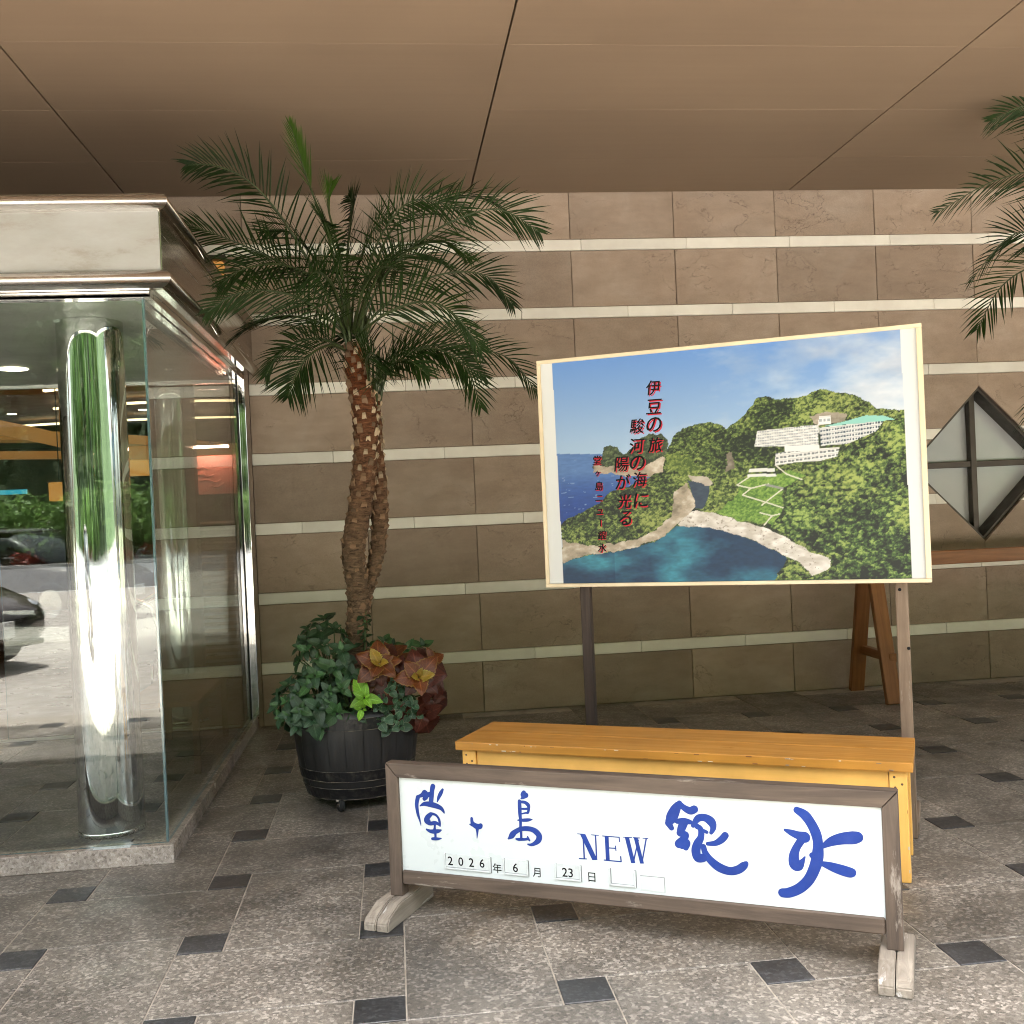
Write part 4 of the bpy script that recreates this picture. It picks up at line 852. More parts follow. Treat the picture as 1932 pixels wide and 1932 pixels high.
    me.polygons.foreach_set('loop_start', np.arange(0, len(Fc)*4, 4, dtype=np.int32)); me.update(); me.validate()
    ca = me.color_attributes.new('ink', 'FLOAT_COLOR', 'POINT')
    ca.data.foreach_set('color', np.concatenate([lin, np.ones((len(lin), 1))], 1).ravel().astype(np.float32))
    t = NT('poster_print'); at = t.new('Attribute'); at.attribute_name = 'ink'
    t.set(at.outputs[0], .42, 0, .35, t.bump(t.noise(t.coord('Object'), 3, 3), .04, .01)); me.materials.append(t.m)
    return link('print', me, None, post)
pr_ = poster_print(); tag(pr_, label='printed coastline picture with hotel, bay and wooded hills')
for ch, u, v in PTEXT:
    x = PU0+u/1000*(PU1-PU0); z = PZ0+v/1000*(PZ1-PZ0)
    small = PTEXT.index((ch, u, v)) >= 13; f_ = .040 if small else .064
    if ch == 'ー':
        for dx, dz, yy, m in ((.004, -.004, -.0004, 'red_ink'), (0, 0, -.0008, 'black_ink')): link('lettering', boxme(.005, .0002, .03), m, post, T(x+dx, yy, z-.015+dz))
        continue
    if ch in 'ヶニュ': f_ *= .6
    for q in range(1):
        letter(post, ch, x+(.0035 if small else .0055), z-(.003 if small else .005), .06, -.0003-.0001*q, 'red_ink', .15, 0, .95, f_)
    for q in range(4):
        letter(post, ch, x+(q-1.5)*.0009, z+(q % 2)*.0009, .06, -.0008-.0001*q, 'black_ink', .15, 0, .95, f_)

# ------------------------------------------------------------------ timber barrier by the window
br_ = thing('timber_barrier', 'varnished timber barrier with trestle legs below the diamond window', 'barrier', (3.263, 6.95, 0))
for x in (0, 2.2):
    for s in (-1, 1):
        bar('leg', (x, s*.285, .0), (x, s*.03, 1.06), .045, .10, 'orange_z', br_, .004, up=(1, 0, 0))
    bar('cross_bar', (x+.03, -.24, .30), (x+.03, .24, .30), .05, .06, 'orange_z', br_, .003)
link('plank', boxme(3.2, .04, .095, .004), 'orange_x', br_, T(1.1, -.10, .90))

# ------------------------------------------------------------------ half-barrel planter on casters
BX, BY = -.225, 5.34
def planter(x, y, label):
    pl = thing('barrel_planter', label, 'planter', (x, y, 0), 0, 'black barrel planters')
    prof = [(.056, .250), (.10, .266), (.18, .286), (.27, .301), (.36, .309), (.43, .309), (.485, .305)]
    N = 22; V = []; F = []
    for k in range(N):
        g = .004; a0, a1 = 2*math.pi*k/N+g, 2*math.pi*(k+1)/N-g; nn = 4; V = []; F = []
        for z, r in prof:
            for q in range(nn+1):
                a = a0+(a1-a0)*q/nn; e = .0014 if q in (0, nn) else 0; V.append(((r-e)*math.cos(a), (r-e)*math.sin(a), z))
        for z, r in prof[::-1]:
            for q in range(nn+1):
                a = a0+(a1-a0)*q/nn; V.append(((r-.026)*math.cos(a), (r-.026)*math.sin(a), z))
        rows_ = 2*len(prof)
        for i in range(rows_):
            for q in range(nn): F.append((i*(nn+1)+q, i*(nn+1)+q+1, ((i+1) % rows_)*(nn+1)+q+1, ((i+1) % rows_)*(nn+1)+q))
        link('stave', pyd(V, F), 'barrel', pl, None, True)
    for z0, z1, in ((.060, .115), (.150, .200), (.400, .455)):
        rr = lambda z: np.interp(z, [p[0] for p in prof], [p[1] for p in prof])
        link('hoop', lathe([(rr(z0)-.003, z0), (rr(z0)+.004, z0), (rr(z1)+.004, z1), (rr(z1)-.003, z1)], 48), 'hoop', pl, None, False)
        for ze in (z0, z1): link('hoop_edge', lathe([(rr(ze)+.0046, ze-.0012), (rr(ze)+.0052, ze), (rr(ze)+.0046, ze+.0012)], 64), 'worn_edge', pl)
    link('base', lathe([(0, .062), (.245, .062), (.245, .08), (0, .08)], 32), 'barrel', pl)
    link('soil', lathe([(0, .455), (.15, .450), (.288, .432)], 32), 'soil', pl, None, True)
    for k, (cx, cy) in enumerate(((-.080, -.213), (.19, -.10), (.09, .2), (-.19, .10))):
        cs = link('caster', boxme(.045, .05, .012, .002), 'chrome', pl, T(cx, cy, .050))
        wm = lathe([(.0, -.011), (.010, -.012), (.011, -.010), (.026, -.012), (.030, -.008), (.030, .008), (.026, .012), (.011, .010), (.010, .012), (0, .011)], 24)
        link('wheel', wm, 'rubber', cs, T(0, -.014, -.0195) @ Matrix.Rotation(R(25), 4, 'Z') @ Matrix.Rotation(R(90), 4, 'Y'), True)
        link('hub', lathe([(0, -.0145), (.011, -.0145), (.011, .0145), (0, .0145)], 16), 'chrome', cs, T(0, -.014, -.0195) @ Matrix.Rotation(R(25), 4, 'Z') @ Matrix.Rotation(R(90), 4, 'Y'))
    return pl
planter(BX, BY, 'black wooden half-barrel planter on casters holding the palm beside the glass vestibule')

# ------------------------------------------------------------------ leaves
def leaf_me(L, W, mat, serr=0, fold=.25, droop=.35, n=7):
    """blade along +y, face +z; u 0..1 from midrib to rim"""
    V = []; UV = []; F = []
    for i in range(n+1):
        t = i/n; w = W*(math.sin(math.pi*min(1, t**.75*.97+.015))**.85)*.5
        if i == n: w = .0005
        if serr and 0 < i < n: w *= 1+serr*(1 if i % 2 else -1)
        y = L*t; z = -droop*L*t*t+.10*L*t
        for s in (-1, -.5, 0, .5, 1):
            V.append((s*w, y-(abs(s)*w*.18), z+fold*abs(s)*w+.04*W*math.sin(t*9+s*2))); UV.append((abs(s), t))
    for i in range(n):
        for q in range(4): F.append((i*5+q, i*5+q+1, i*5+5+q+1, i*5+5+q))
    me = pyd(V, F, UV); me.materials.append(MAT[mat]); me.polygons.foreach_set('use_smooth', [True]*len(me.polygons)); return me
def rosette(parent, c, nrm, me_list, nl, size, rng, open_=1.0, stem_from=None):
    """leaves in a whorl round direction nrm at point c (parent-local)"""
    z = Vector(nrm).normalized(); x = z.orthogonal().normalized(); y = z.cross(x); a0 = rng.uniform(0, 6.28)
    for k in range(nl):
        a = a0+k*2.399 if nl > 4 else a0+k*2*math.pi/nl; a += rng.uniform(-.2, .2)
        lvl = k/max(1, nl-1); el = R(58-52*lvl*open_+rng.uniform(-8, 8)); s = size*(.45+.55*lvl)*rng.uniform(.7, 1.25)
        d = (x*math.cos(a)+y*math.sin(a))*math.cos(el)+z*math.sin(el); d.normalize()
        up = (z*math.cos(el)-(x*math.cos(a)+y*math.sin(a))*math.sin(el)).normalized(); sd = d.cross(up)
        m = Matrix((sd, d, up)).transposed().to_4x4() @ Matrix.Diagonal((s, s, s, 1)); m.translation = Vector(c)+d*.006
        link('leaf', me_list[min(len(me_list)-1, int(lvl*len(me_list)))], None, parent, m)
    if stem_from is not None:
        p0, p1 = Vector(stem_from), Vector(c); mid = (p0+p1)/2+Vector((0, 0, .04))
        link('stem', tubeme([p0, p0*.5+mid*.5+Vector((0, 0, .015)), mid, p1*.5+mid*.5+Vector((0, 0, .01)), p1], [.005, .005, .004, .0035, .003], 6), 'stem', parent, None, True)
rng = random.Random(12)
LB, LG, LD = [leaf_me(1, .62, k) for k in ('leaf_blue', 'leaf_green', 'leaf_dark')]
LL = leaf_me(1, .62, 'leaf_lime'); LS = leaf_me(1, .85, 'leaf_small', 0, .1, .2)
CA = leaf_me(1, .92, 'coleus', .07, .08, .55, 15); CD = leaf_me(1, .92, 'coleus_dark', .07, .08, .6, 15); CYg = leaf_me(1, .70, 'coleus_young', .11, .2, .2, 15)
def pxy(px, py, y=5.09):               # measured positions of the plants, metres
    s = .00259*y/5.1; dx = (px-672); return Vector((-.212*y/5.1+dx*s, y, 1.4295-(1.4295-.472)*y/5.1-(py-1345)*s-dx*s*.044))
def plant(name, label, cat, base, ros, group=None):
    b = Vector(base); p = thing(name, label, cat, b, 0, group)
    for (c, n_, ml, nl, sz) in ros:
        rosette(p, Vector(c)-b, n_, ml, nl, sz, rng, 1.0, Vector((rng.uniform(-.02, .02), rng.uniform(-.02, .02), 0)))
    return p
def cloud(cx, cy, cz, rx, ry, rz, n, ml, nl, sz, front=-.35):
    out = []; gold = 2.399963
    i = 0; tries = 0
    while len(out) < n and tries < 4000:
        tries += 1; u = rng.uniform(-1, 1); a = rng.uniform(0, 2*math.pi); r = math.sqrt(1-u*u); d = Vector((r*math.cos(a), r*math.sin(a), u))
        if d.y > .45 or d.z < -.55: continue
        c = Vector((cx+d.x*rx, cy+d.y*ry, cz+d.z*rz))
        if any((c-o[0]).length < sz*.78 for o in out): continue
        nn = Vector((d.x, d.y-.25, d.z*.7+.35)); out.append((c, nn, rng.choice(ml), nl, sz*rng.uniform(.8, 1.15)))
    return out
SO = (BX, BY, .44)
plant('leafy_plant', 'blue-green leafy plant trailing over the left rim of the barrel', 'plant', (BX-.17, BY-.05, .43),
      cloud(-.435, 5.18, .50, .155, .16, .15, 34, [[LB, LB, LB], [LG, LG, LB], [LG, LB, LB]], 6, .074))
plant('leafy_plant', 'dark green leafy plant rising behind the left side of the palm trunk', 'plant', (BX-.10, BY+.08, .43),
      cloud(-.37, 5.34, .70, .12, .12, .20, 28, [[LD, LD, LD], [LG, LG, LD], [LG, LD, LD]], 6, .072))
plant('leafy_plant', 'mid green leafy plant hanging over the front rim below the palm trunk', 'plant', (BX-.03, BY-.15, .43),
      [(pxy(px, py, yy), nn, ml, 6, sz) for px, py, yy, nn, ml, sz in (
          (600, 1275, 5.10, (-.2, -1, .6), [LG, LG, LB], .085), (635, 1262, 5.09, (0, -1, .7), [LG, LB, LG], .09), (650, 1230, 5.12, (.1, -.8, .9), [LG, LB, LB], .085),
          (625, 1305, 5.07, (0, -1, .3), [LG, LB, LB], .09), (648, 1300, 5.06, (.2, -1, .4), [LG, LG, LG], .08), (610, 1330, 5.06, (-.1, -1, .1), [LB, LG, LG], .085),
          (636, 1345, 5.05, (.1, -1, -.1), [LG, LG, LG], .095), (580, 1310, 5.08, (-.4, -1, .3), [LB, LB, LG], .085), (585, 1345, 5.08, (-.4, -1, 0), [LB, LB, LB], .08),
          (665, 1275, 5.09, (.2, -1, .6), [LB, LB, LG], .08), (672, 1345, 5.05, (.2, -1, 0.), [LG, LB, LG], .075))])
plant('lime_plant', 'bright lime green plant at the front rim of the barrel', 'plant', (BX+.03, BY-.20, .43),
      [(pxy(688, 1318, 5.02), (.05, -1, .45), [LL], 7, .105), (pxy(684, 1338, 5.03), (-.1, -1, .2), [LL], 4, .06)])
plant('small_leaved_plant', 'small-leaved grey-green variegated plant right of the lime green one', 'plant', (BX+.10, BY-.20, .43),
      [(pxy(px, py, 5.04+rng.uniform(-.02, .04)), (rng.uniform(-.4, .5), -1, rng.uniform(-.1, .6)), [LS], 5, .048) for px, py in
       ((712, 1335), (722, 1318), (735, 1305), (748, 1318), (738, 1335), (755, 1335), (766, 1315), (725, 1352), (745, 1358), (768, 1350), (776, 1332), (715, 1362), (752, 1372), (732, 1375), (782, 1350), (760, 1300), (742, 1290))])
plant('coleus_plant', 'rust red coleus with a yellow centre in front of the palm trunk', 'plant', (BX+.06, BY-.14, .43),
      [(pxy(718, 1256, 5.04), (0, -1, .65), [CYg, CA, CA, CA, CD], 13, .13), (pxy(740, 1240, 5.14), (.2, -.7, .9), [CA, CD], 6, .12), (pxy(700, 1290, 5.08), (-.2, -1, .2), [CA, CD, CD], 6, .12), (pxy(735, 1290, 5.08), (.2, -1, .2), [CA, CA, CD], 6, .115)])
plant('coleus_plant', 'wine red coleus with a yellow centre over the right rim of the barrel', 'plant', (BX+.17, BY-.10, .43),
      [(pxy(790, 1282, 5.04), (.1, -1, .55), [CYg, CA, CA, CD, CD], 12, .14), (pxy(815, 1252, 5.16), (.5, -.6, .8), [CA, CD], 6, .125), (pxy(812, 1320, 5.10), (.5, -1, -.1), [CD], 6, .15), (pxy(795, 1350, 5.10), (.2, -1, -.3), [CD], 5, .15), (pxy(775, 1255, 5.18), (.1, -.5, 1), [CD, CA], 5, .11)])
plant('leafy_plant', 'dark leafy shoots behind the coleus on the right side of the barrel', 'plant', (BX+.13, BY+.06, .43),
      [(pxy(px, py, yy), (rng.uniform(-.3, .4), -.6, .8), [LD, LG], 5, .07) for px, py, yy in ((745, 1222, 5.45), (770, 1228, 5.42), (785, 1240, 5.4), (730, 1215, 5.45), (760, 1245, 5.35), (800, 1225, 5.45), (700, 1225, 5.42))])
plant('leafy_plant', 'slender upright green shoot growing against the right side of the trunk', 'plant', (BX+.05, BY+.03, .43),
      [(pxy(px, py, 5.36), (.2, -.5, 1), [LG, LD], 5, .05) for px, py in ((694, 1165), (698, 1180), (690, 1190), (694, 1205), (688, 1215))])

# ------------------------------------------------------------------ palms
def spline(P, n):
    P = [np.array(p) for p in P]; out = []; m = len(P)-1
    for s in np.linspace(0, m, n):
        i = min(int(s), m-1); t = s-i; p0, p1, p2, p3 = P[max(i-1, 0)], P[i], P[i+1], P[min(i+2, m)]
        out.append(.5*((2*p1)+(-p0+p2)*t+(2*p0-5*p1+4*p2-p3)*t*t+(-p0+3*p1-3*p2+p3)*t**3))
    return out
def frond(parent, P, rg, young=False, base=Vector()):
    n = 44 if not young else 60; Q = [Vector(q)-base for q in spline(P, n)]; roll = rg.choice((-1, 1))*R(rg.uniform(25, 60)); L = sum((Q[i+1]-Q[i]).length for i in range(n-1))
    side0 = None; V = []; F = []; UV = []
    for i in range(n):
        t = (Q[min(i+1, n-1)]-Q[max(i-1, 0)]).normalized(); s_ = t.cross(Vector((0, 0, 1)))
        if s_.length < .15: s_ = t.cross(Vector((0, -1, .2)))
        s_.normalize()
        if side0 is not None: s_ = (side0*.75+s_*(1 if s_.dot(side0) > 0 else -1)*.25).normalized()
        s_ = (s_-t*s_.dot(t)).normalized(); side0 = s_; up = s_.cross(t).normalized()
        if up.z < -.2 and not young: up = up
        f = i/(n-1)
        cr, sr = math.cos(roll), math.sin(roll); sa, ua = s_*cr+up*sr, up*cr-s_*sr
        if f < .13 or (young and f < .45): continue
        ll = .255*(L/.95)**.3*(math.sin(math.pi*(.20+.78*f)**.9)**.7+.06)*rg.uniform(.86, 1.1)
        for sgn_ in (-1, 1):
            if young and sgn_ < 0 and i % 3: continue
            p = Q[i]+(Q[min(i+1, n-1)]-Q[i])*(0 if sgn_ > 0 else .45)*rg.uniform(.7, 1.2)
            if young: ang = R(30-22*f+rg.uniform(-2, 2)); lift = .1; ll *= .8
            else: ang = R(66-40*f+rg.uniform(-5, 5)); lift = rg.choice((.16, .34, .05))+rg.uniform(-.08, .08)
            d = (t*math.cos(ang)+(sa*sgn_*math.cos(lift)+ua*math.sin(lift))*math.sin(ang)).normalized()
            w = .0047 if not young else .0030; lw = d.cross(ua).normalized()
            b = len(V); sag = (.16 if not young else .02)*rg.uniform(.5, 1.4)
            for k, (q, ww) in enumerate(((0, .45), (.25, 1.), (.6, .85), (1., .05))):
                c = p+d*ll*q+Vector((0, 0, -1))*ll*sag*q*q
                fo = ua*.5*w*ww
                V += [c-lw*w*ww+fo, c, c+lw*w*ww+fo]; UV += [(.5, q)]*3
            for k in range(3): F += [(b+3*k, b+3*k+1, b+3*k+4, b+3*k+3), (b+3*k+1, b+3*k+2, b+3*k+5, b+3*k+4)]
    me = pyd(V, F, UV); me.materials.append(MAT['frond_young' if young else 'frond'])
    o = link('frond', me, None, parent)
    rad = [.0068*(1-.85*i/(n-1))+.0010 for i in range(n)]
    link('rachis', tubeme(Q, rad, 6), 'rachis', o, None, True)
    return o
def trunk(parent, P, r0, r1, r2, base, seed, z_split=1.5):
    rg = random.Random(seed); Q = [Vector(q)-base for q in spline(P, 70)]; n = len(Q)
    rad = [(r0+(r1-r0)*min(1, i/(n*.55)) if i < n*.8 else r1+(r2-r1)*(i-n*.8)/(n*.2))*(1+.05*math.sin(i*1.9)) for i in range(n)]
    tm = tubeme(Q, rad, 20); 
    for v in tm.vertices:
        k = v.index//20; c = Q[min(k, n-1)]; d = v.co-c; v.co = c+d*(1+rg.uniform(-.07, .07))
    tr = link('trunk', tm, 'trunk', parent, None, True)
    # old leaf bases in a spiral
    wm = pyd([(-.5, 0, 0), (.5, 0, 0), (.38, .55, .62), (-.38, .55, .62), (-.32, .12, 1.0), (.32, .12, 1.0), (-.45, -.3, .1), (.45, -.3, .1)],
             [(0, 1, 2, 3), (3, 2, 5, 4), (0, 3, 4, 6), (1, 7, 5, 2), (6, 4, 5, 7), (0, 6, 7, 1)])
    bmx = bmesh.new(); bmx.from_mesh(wm); bmesh.ops.recalc_face_normals(bmx, faces=bmx.faces); bmx.to_mesh(wm); bmx.free()
    w1 = wm.copy(); w2 = wm.copy(); w1.materials.append(MAT['stub']); w2.materials.append(MAT['stub_dark'])
    Ltot = sum((Q[i+1]-Q[i]).length for i in range(n-1)); cnt = int(Ltot/.0088); acc = 0
    for k in range(cnt):
        f = (k+.5)/cnt; i = min(n-2, int(f*(n-1))); c = Q[i].lerp(Q[i+1], f*(n-1)-i); t = (Q[i+1]-Q[i]).normalized()
        a = k*2.40+rg.uniform(-.2, .2); x = t.orthogonal().normalized(); y = t.cross(x); d = x*math.cos(a)+y*math.sin(a)
        zz = (c+base).z; hi = zz > z_split
        s = rg.uniform(.022, .034) if hi else rg.uniform(.024, .038)
        sd = d.cross(t); m = Matrix((sd*s, d*s*(.8 if hi else .6), t*s*(1.35 if hi else .8))).transposed().to_4x4(); m.translation = c+d*(rad[i]*.97)-t*.008
        pale = hi and rg.random() < (.50 if zz < 2.1 else .28)
        link('leaf_base', w1 if pale else w2, None, tr, m)
    # loose fibre
    V = []; F = []
    for k in range(int(900*Ltot)):
        f = rg.random(); i = min(n-2, int(f*(n-1))); c = Q[i]; t = (Q[i+1]-Q[i]).normalized(); x = t.orthogonal().normalized(); y = t.cross(x); a = rg.uniform(0, 6.28); d = x*math.cos(a)+y*math.sin(a)
        p = c+d*rad[i]*.95; e = p+d*rg.uniform(.005, .022)+t*rg.uniform(-.01, .03)+d.cross(t)*rg.uniform(-.012, .012); b = len(V); w = d.cross(t)*.0011
        V += [p-w, p+w, e]; F.append((b, b+1, b+2))
    tag(link('fibre', pyd(V, F), 'trunk', tr), kind='stuff')
    return tr
pbase = Vector((TRUNK1[0][0], TRUNK1[0][1], .43))
palm = thing('palm_tree', 'twin-trunked feathery palm growing from the barrel planter beside the glass vestibule', 'palm', pbase)
trunk(palm, TRUNK1, .050, .061, .042, pbase, 5); trunk(palm, TRUNK2, .026, .046, .036, pbase, 6)
rg = random.Random(21)
for k, P in enumerate(FRONDS): frond(palm, P, rg, young=(k == 1), base=pbase)
yo = FRONDS[1]; frond(palm, [tuple(np.array(q)+np.array((.03*i*1.6, .02*i, -.07*i))) for i, q in enumerate(yo)], rg, True, pbase)
def seg_petioles(top, seed, cnt=16):
    r_ = random.Random(seed); 
    for k in range(cnt):
        a = r_.uniform(0, 6.28); d = Vector((math.cos(a), math.sin(a), 0)); p0 = Vector(top)-pbase+d*.03+Vector((0, 0, -.06)); p1 = p0+d*r_.uniform(.02, .07)+Vector((0, 0, r_.uniform(.16, .34)))
        link('petiole', tubeme([p0, (p0+p1)/2+d*-.006, p1], [.010, .007, .004], 6), 'rachis', palm, None, True)
seg_petioles(TRUNK1[-1], 2); seg_petioles(TRUNK2[-1], 3, 9)
# second palm, mostly beyond the right edge
c0 = Vector(FRONDS_R[0][0]); B2 = Vector((c0.x+.03, 5.5, .43))
planter(B2.x-.01, 5.5, 'black half-barrel planter under the palm beyond the right edge')
palm2 = thing('palm_tree', 'feathery palm at the right edge with only its frond tips in view', 'palm', B2)
trunk(palm2, [tuple(B2), (B2.x-.02, 5.5, 1.0), (B2.x+.03, 5.5, 1.7), (c0.x, 5.5, c0.z-.02)], .056, .07, .046, B2, 15)
for P in FRONDS_R: frond(palm2, P, rg, base=B2)

# ------------------------------------------------------------------ the forecourt behind the viewer, seen in the glass
MAT['bark'] = simple('bark', (.10, .075, .055, 1), (.06, .045, .035, 1), .9, scale=8, bump=.6, bdist=.02)
MAT['tree_leaf'] = leaf('tree_leaf', (.06, .13, .03, 1), (.10, .18, .045, 1), veins=False, trans=.35, rough=.5)
MAT['tree_leaf2'] = leaf('tree_leaf_pale', (.075, .14, .03, 1), (.11, .19, .045, 1), veins=False, trans=.35, rough=.5)
MAT['shrub_leaf'] = leaf('shrub_leaf', (.085, .16, .04, 1), (.13, .21, .055, 1), veins=False, trans=.4, rough=.5)
MAT['red_leaf'] = leaf('red_bedding', (.22, .03, .02, 1), (.32, .06, .03, 1), veins=False, trans=.2, rough=.5)
MAT['rock'] = simple('garden_rock', (.36, .34, .31, 1), (.22, .205, .19, 1), .85, scale=3, bump=.7, bscale=8, bdist=.05)
def crown_me(seed, n, rad, hz, leaf_s, mat, lobes=9):
    r = np.random.RandomState(seed); C = [(r.uniform(-.55, .55)*rad, r.uniform(-.55, .55)*rad, hz*r.uniform(.15, .9), r.uniform(.32, .55)*rad) for _ in range(lobes)]
    V = []; F = []; UV = []
    for k in range(n):
        c = C[r.randint(lobes)]; d = r.normal(size=3); d /= np.linalg.norm(d); q = np.array(c[:3])+d*c[3]*r.uniform(.62, 1.08)**.5*np.array([1, 1, .8])
        nn = d+r.normal(size=3)*.6; nn /= np.linalg.norm(nn); a = np.cross(nn, r.normal(size=3)); a /= np.linalg.norm(a)+1e-9; b = np.cross(nn, a); s = leaf_s*r.uniform(.6, 1.3)
        i = len(V); V += [q-a*s, q-b*s*.55, q+a*s, q+b*s*.55]; UV += [(.5, .5)]*4; F.append((i, i+1, i+2, i+3))
    me = pyd(V, F, UV); me.materials.append(MAT[mat]); return me
crowns = [crown_me(s, 2600, 3.2, 6.0, .26, m) for s, m in ((1, 'tree_leaf'), (2, 'tree_leaf2'), (3, 'tree_leaf'))]
tk = tubeme([(0, 0, -.5), (.1, 0, 1.5), (.05, .1, 3.2), (.2, 0, 5)], [.26, .2, .15, .07], 8); tk.materials.append(MAT['bark'])
rg = random.Random(33)
def hill_z(x, y): return max(0, (-36-y))*1.05*(1+.12*math.sin(x*.11)+.08*math.sin(y*.2+x*.07)) if y < -36 else 0
V = []; F = []; nx, ny = 60, 22
for j in range(ny):
    for i in range(nx):
        x = -120+240*i/(nx-1); y = -35.5-2.8*j; V.append((x, y, -.12+hill_z(x, y)))
for j in range(ny-1):
    for i in range(nx-1): F.append((j*nx+i, j*nx+i+1, (j+1)*nx+i+1, (j+1)*nx+i))
MAT['undergrowth'] = simple('undergrowth', (.030, .055, .016, 1), (.05, .085, .026, 1), .95, scale=.8, bump=.9, bscale=2.5, bdist=.3)
tag(link('hillside', pyd(V, F), 'undergrowth', None, None, True), kind='structure')
trees = 0
for row, (y, stp) in enumerate(((-37.5, 4.6), (-42, 5.0), (-48, 6.2), (-56, 7.5))):
    x = -62+row*2.3
    while x < 34:
        xx, yy = x+rg.uniform(-1.2, 1.2), y+rg.uniform(-1.6, 1.6); s = rg.uniform(.8, 1.25)
        t = thing('tree', 'leafy green tree on the wooded slope mirrored in the front glass', 'tree', (xx, yy, hill_z(xx, yy)-.1), rg.uniform(0, 6.28), 'trees on the slope across the road'); t.scale = (s, s, s*rg.uniform(.9, 1.2))
        link('trunk', tk, None, t, None, True); link('crown', crowns[rg.randrange(3)], None, t, T(0, 0, 2.4))
        x += stp*rg.uniform(.8, 1.2); trees += 1
# garden bed on the far side of the road: kerb, shrubs, rocks
tag(box('kerb', -60, 40, -31.2, -31.0, -.1, .06, 'kerb'), kind='structure'); sheet('garden_bed', -60, 40, -36.5, -31.2, .02, 'earth')
sh = [crown_me(40+k, 1100, 1.1, 1.1, .10, 'shrub_leaf', 7) for k in range(3)]; rd = crown_me(50, 500, .7, .3, .08, 'red_leaf', 6)
for k in range(22):
    x = -40+k*2.4+rg.uniform(-.5, .5); y = -33.8+rg.uniform(-.9, .9); s = rg.uniform(1.5, 2.5)
    t = thing('shrub', 'rounded green shrub in the garden bed mirrored in the front glass', 'shrub', (x, y, .0), rg.uniform(0, 6), 'garden bed shrubs'); t.scale = (s, s, s)
    link('foliage', sh[k % 3], None, t); link('stem', tubeme([(0, 0, 0), (0, 0, .6)], [.06, .03], 6), 'bark', t)
for k in range(9):
    x = -34+k*3.4; o = link('bedding_plant', rd, None, None, T(x, -32.2, .02)); tag(o, 'low red bedding plant along the garden kerb mirrored in the glass', 'plant', 'red bedding plants')
def rock_me(seed):
    bm = bmesh.new(); bmesh.ops.create_icosphere(bm, subdivisions=3, radius=1); r = np.random.RandomState(seed); D = [(r.normal(size=3), r.uniform(.55, .9)) for _ in range(9)]; D = [(d/np.linalg.norm(d), c) for d, c in D]
    for v in bm.verts:
        p = np.array(v.co)
        for d, c in D:
            q = p@d
            if q > c: p = p-d*(q-c)
        v.co = p*np.array([1, .7, .62])
    me = bpy.data.meshes.new('rock'); bm.to_mesh(me); bm.free(); me.materials.append(MAT['rock']); return me
rk = [rock_me(k) for k in range(3)]
for k, (x, y, s) in enumerate(((-18.2, -32.6, 1.1), (-16.4, -32.3, .8), (-19.8, -33.2, 1.5), (-14.8, -32.0, .45), (-22.5, -32.4, .9), (-10.5, -32.3, .6), (-26, -32.8, 1.3))):
    o = link('garden_rock', rk[k % 3], None, None, T(x, y, .1*s) @ Matrix.Rotation(k*1.3, 4, 'Z') @ Matrix.Diagonal((s, s, s, 1))); tag(o, 'pale weathered rock in the garden bed mirrored in the front glass', 'rock', 'garden bed rocks')

# canopy posts at the far corners of the forecourt
for x, nm in ((-11.0, 'left'), (11.0, 'right')):
    c = thing('canopy_pillar', 'square stone pillar holding up the %s end of the canopy' % nm, 'pillar', (x, 2.0, 0)); link('shaft', boxme(.7, .7, CH, .02), 'sandstone', c); link('base', boxme(.86, .86, .3, .02), 'limestone', c)

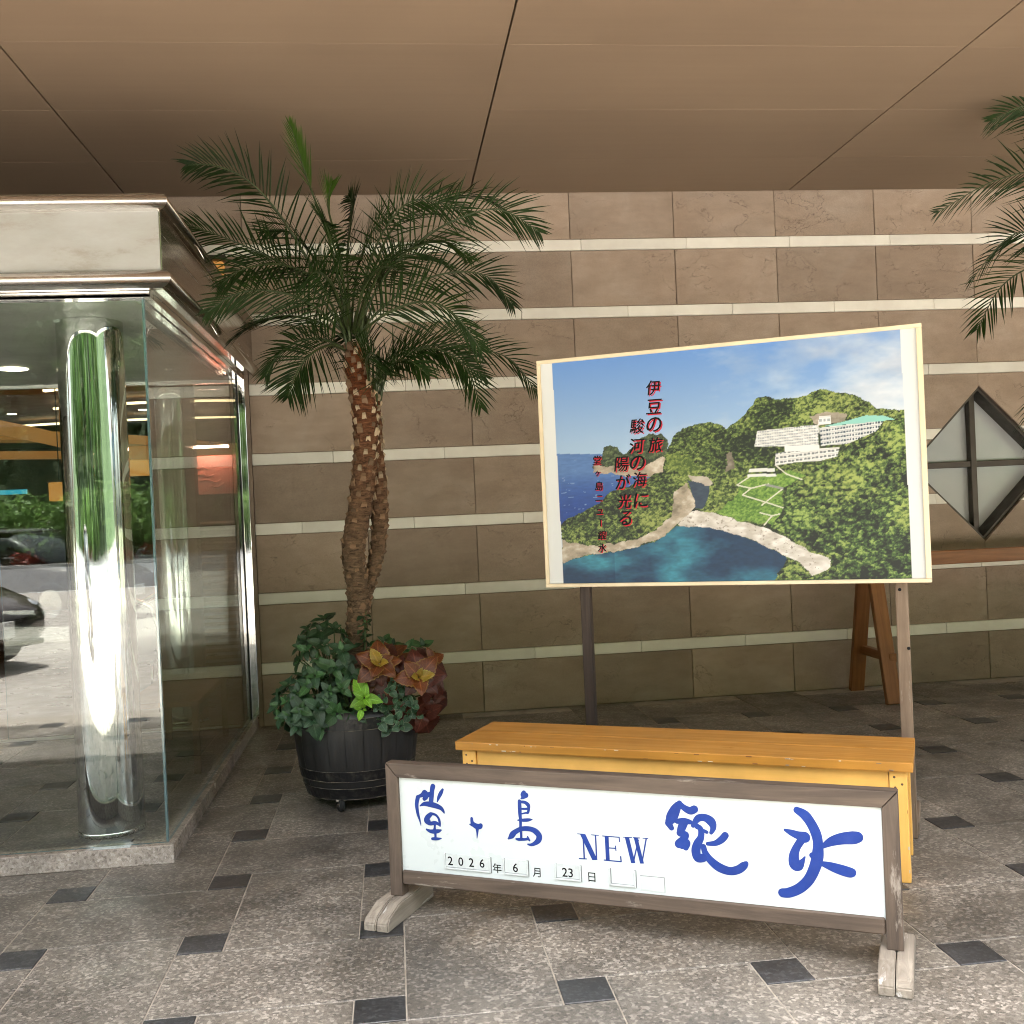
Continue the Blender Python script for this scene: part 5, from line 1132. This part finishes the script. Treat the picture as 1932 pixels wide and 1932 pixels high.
# ------------------------------------------------------------------ car on the forecourt, mirrored in the front glass
MAT['car_paint'] = simple('dark_car_paint', (.075, .055, .045, 1), (.065, .048, .04, 1), .25, metal=.6, bump=0, coat=1.0, scale=2)
MAT['car_glass'] = simple('car_glass', (.01, .012, .013, 1), rough=.04, bump=0, spec=.8)
MAT['lamp_glass'] = simple('lamp_glass', (.75, .77, .78, 1), (.65, .68, .7, 1), .08, metal=.6, bump=0)
MAT['plate'] = simple('number_plate', (.75, .76, .74, 1), rough=.4, bump=0)
car = thing('parked_car', 'dark bronze car parked on the forecourt mirrored in the front glass', 'car', (-5.95, -2.75, -.03), R(24))
def loft(secs, n=14):
    V = []; F = []
    for (x, zb, zt, w, e) in secs:
        for k in range(n):
            a = 2*math.pi*k/n+math.pi/n; ca, sa = math.cos(a), math.sin(a); p = 2/e
            V.append((x, w*math.copysign(abs(ca)**p, ca), (zb+zt)/2+(zt-zb)/2*math.copysign(abs(sa)**p, sa)))
    m = len(secs)
    for i in range(m-1):
        for k in range(n): F.append((i*n+k, i*n+(k+1) % n, (i+1)*n+(k+1) % n, (i+1)*n+k))
    F += [tuple(range(n-1, -1, -1)), tuple(range((m-1)*n, m*n))]
    me = pyd(V, F); bm = bmesh.new(); bm.from_mesh(me); bmesh.ops.recalc_face_normals(bm, faces=bm.faces); bm.to_mesh(me); bm.free(); return me
link('body', loft([(-2.2, .35, .80, .72, 4), (-2.05, .25, .93, .82, 5), (-1.2, .2, .97, .88, 6), (0, .2, .95, .89, 6), (1.0, .2, .93, .88, 6), (1.6, .2, .86, .87, 5), (1.95, .22, .76, .80, 4.5), (2.15, .27, .66, .70, 4), (2.22, .33, .58, .6, 3)], 24), 'car_paint', car, None, True)
link('cabin', loft([(-1.9, .85, .95, .62, 3), (-1.3, .85, 1.33, .66, 4), (-.3, .85, 1.45, .68, 4), (.4, .85, 1.38, .67, 4), (1.15, .82, .94, .66, 3)], 20), 'car_glass', car, None, True)
link('roof', loft([(-1.35, 1.30, 1.37, .60, 4), (-.3, 1.42, 1.475, .62, 4), (.38, 1.36, 1.405, .60, 4)], 16), 'car_paint', car, None, True)
for s in (-1, 1):
    link('headlight', loft([(1.72, .60, .74, .10, 2.5), (1.95, .56, .73, .12, 2.5), (2.10, .55, .67, .09, 2.5)], 12), 'lamp_glass', car, T(0, s*.62, 0), True)
    link('mirror', boxme(.12, .18, .12, .03), 'car_paint', car, T(.75, s*.98, .92))
    for x in (-1.35, 1.38):
        w = link('wheel', lathe([(.22, -.11), (.30, -.11), (.325, -.08), (.325, .08), (.30, .11), (.22, .11)], 28), 'rubber', car, T(x, s*.80, .325) @ Matrix.Rotation(R(90), 4, 'X'), True)
        link('rim', lathe([(0, -.09*1), (.06, -.1), (.20, -.085), (.225, -.1), (.225, .1), (.2, .085), (.06, .1), (0, .09)], 20), 'chrome', w, None, True)
link('grille', boxme(.04, .9, .16, .02), 'rubber', car, T(2.20, 0, .40)); link('number_plate', boxme(.02, .33, .165, .004), 'plate', car, T(2.235, 0, .36)); link('bumper_lip', boxme(.10, 1.3, .05, .02), 'rubber', car, T(2.14, 0, .24))
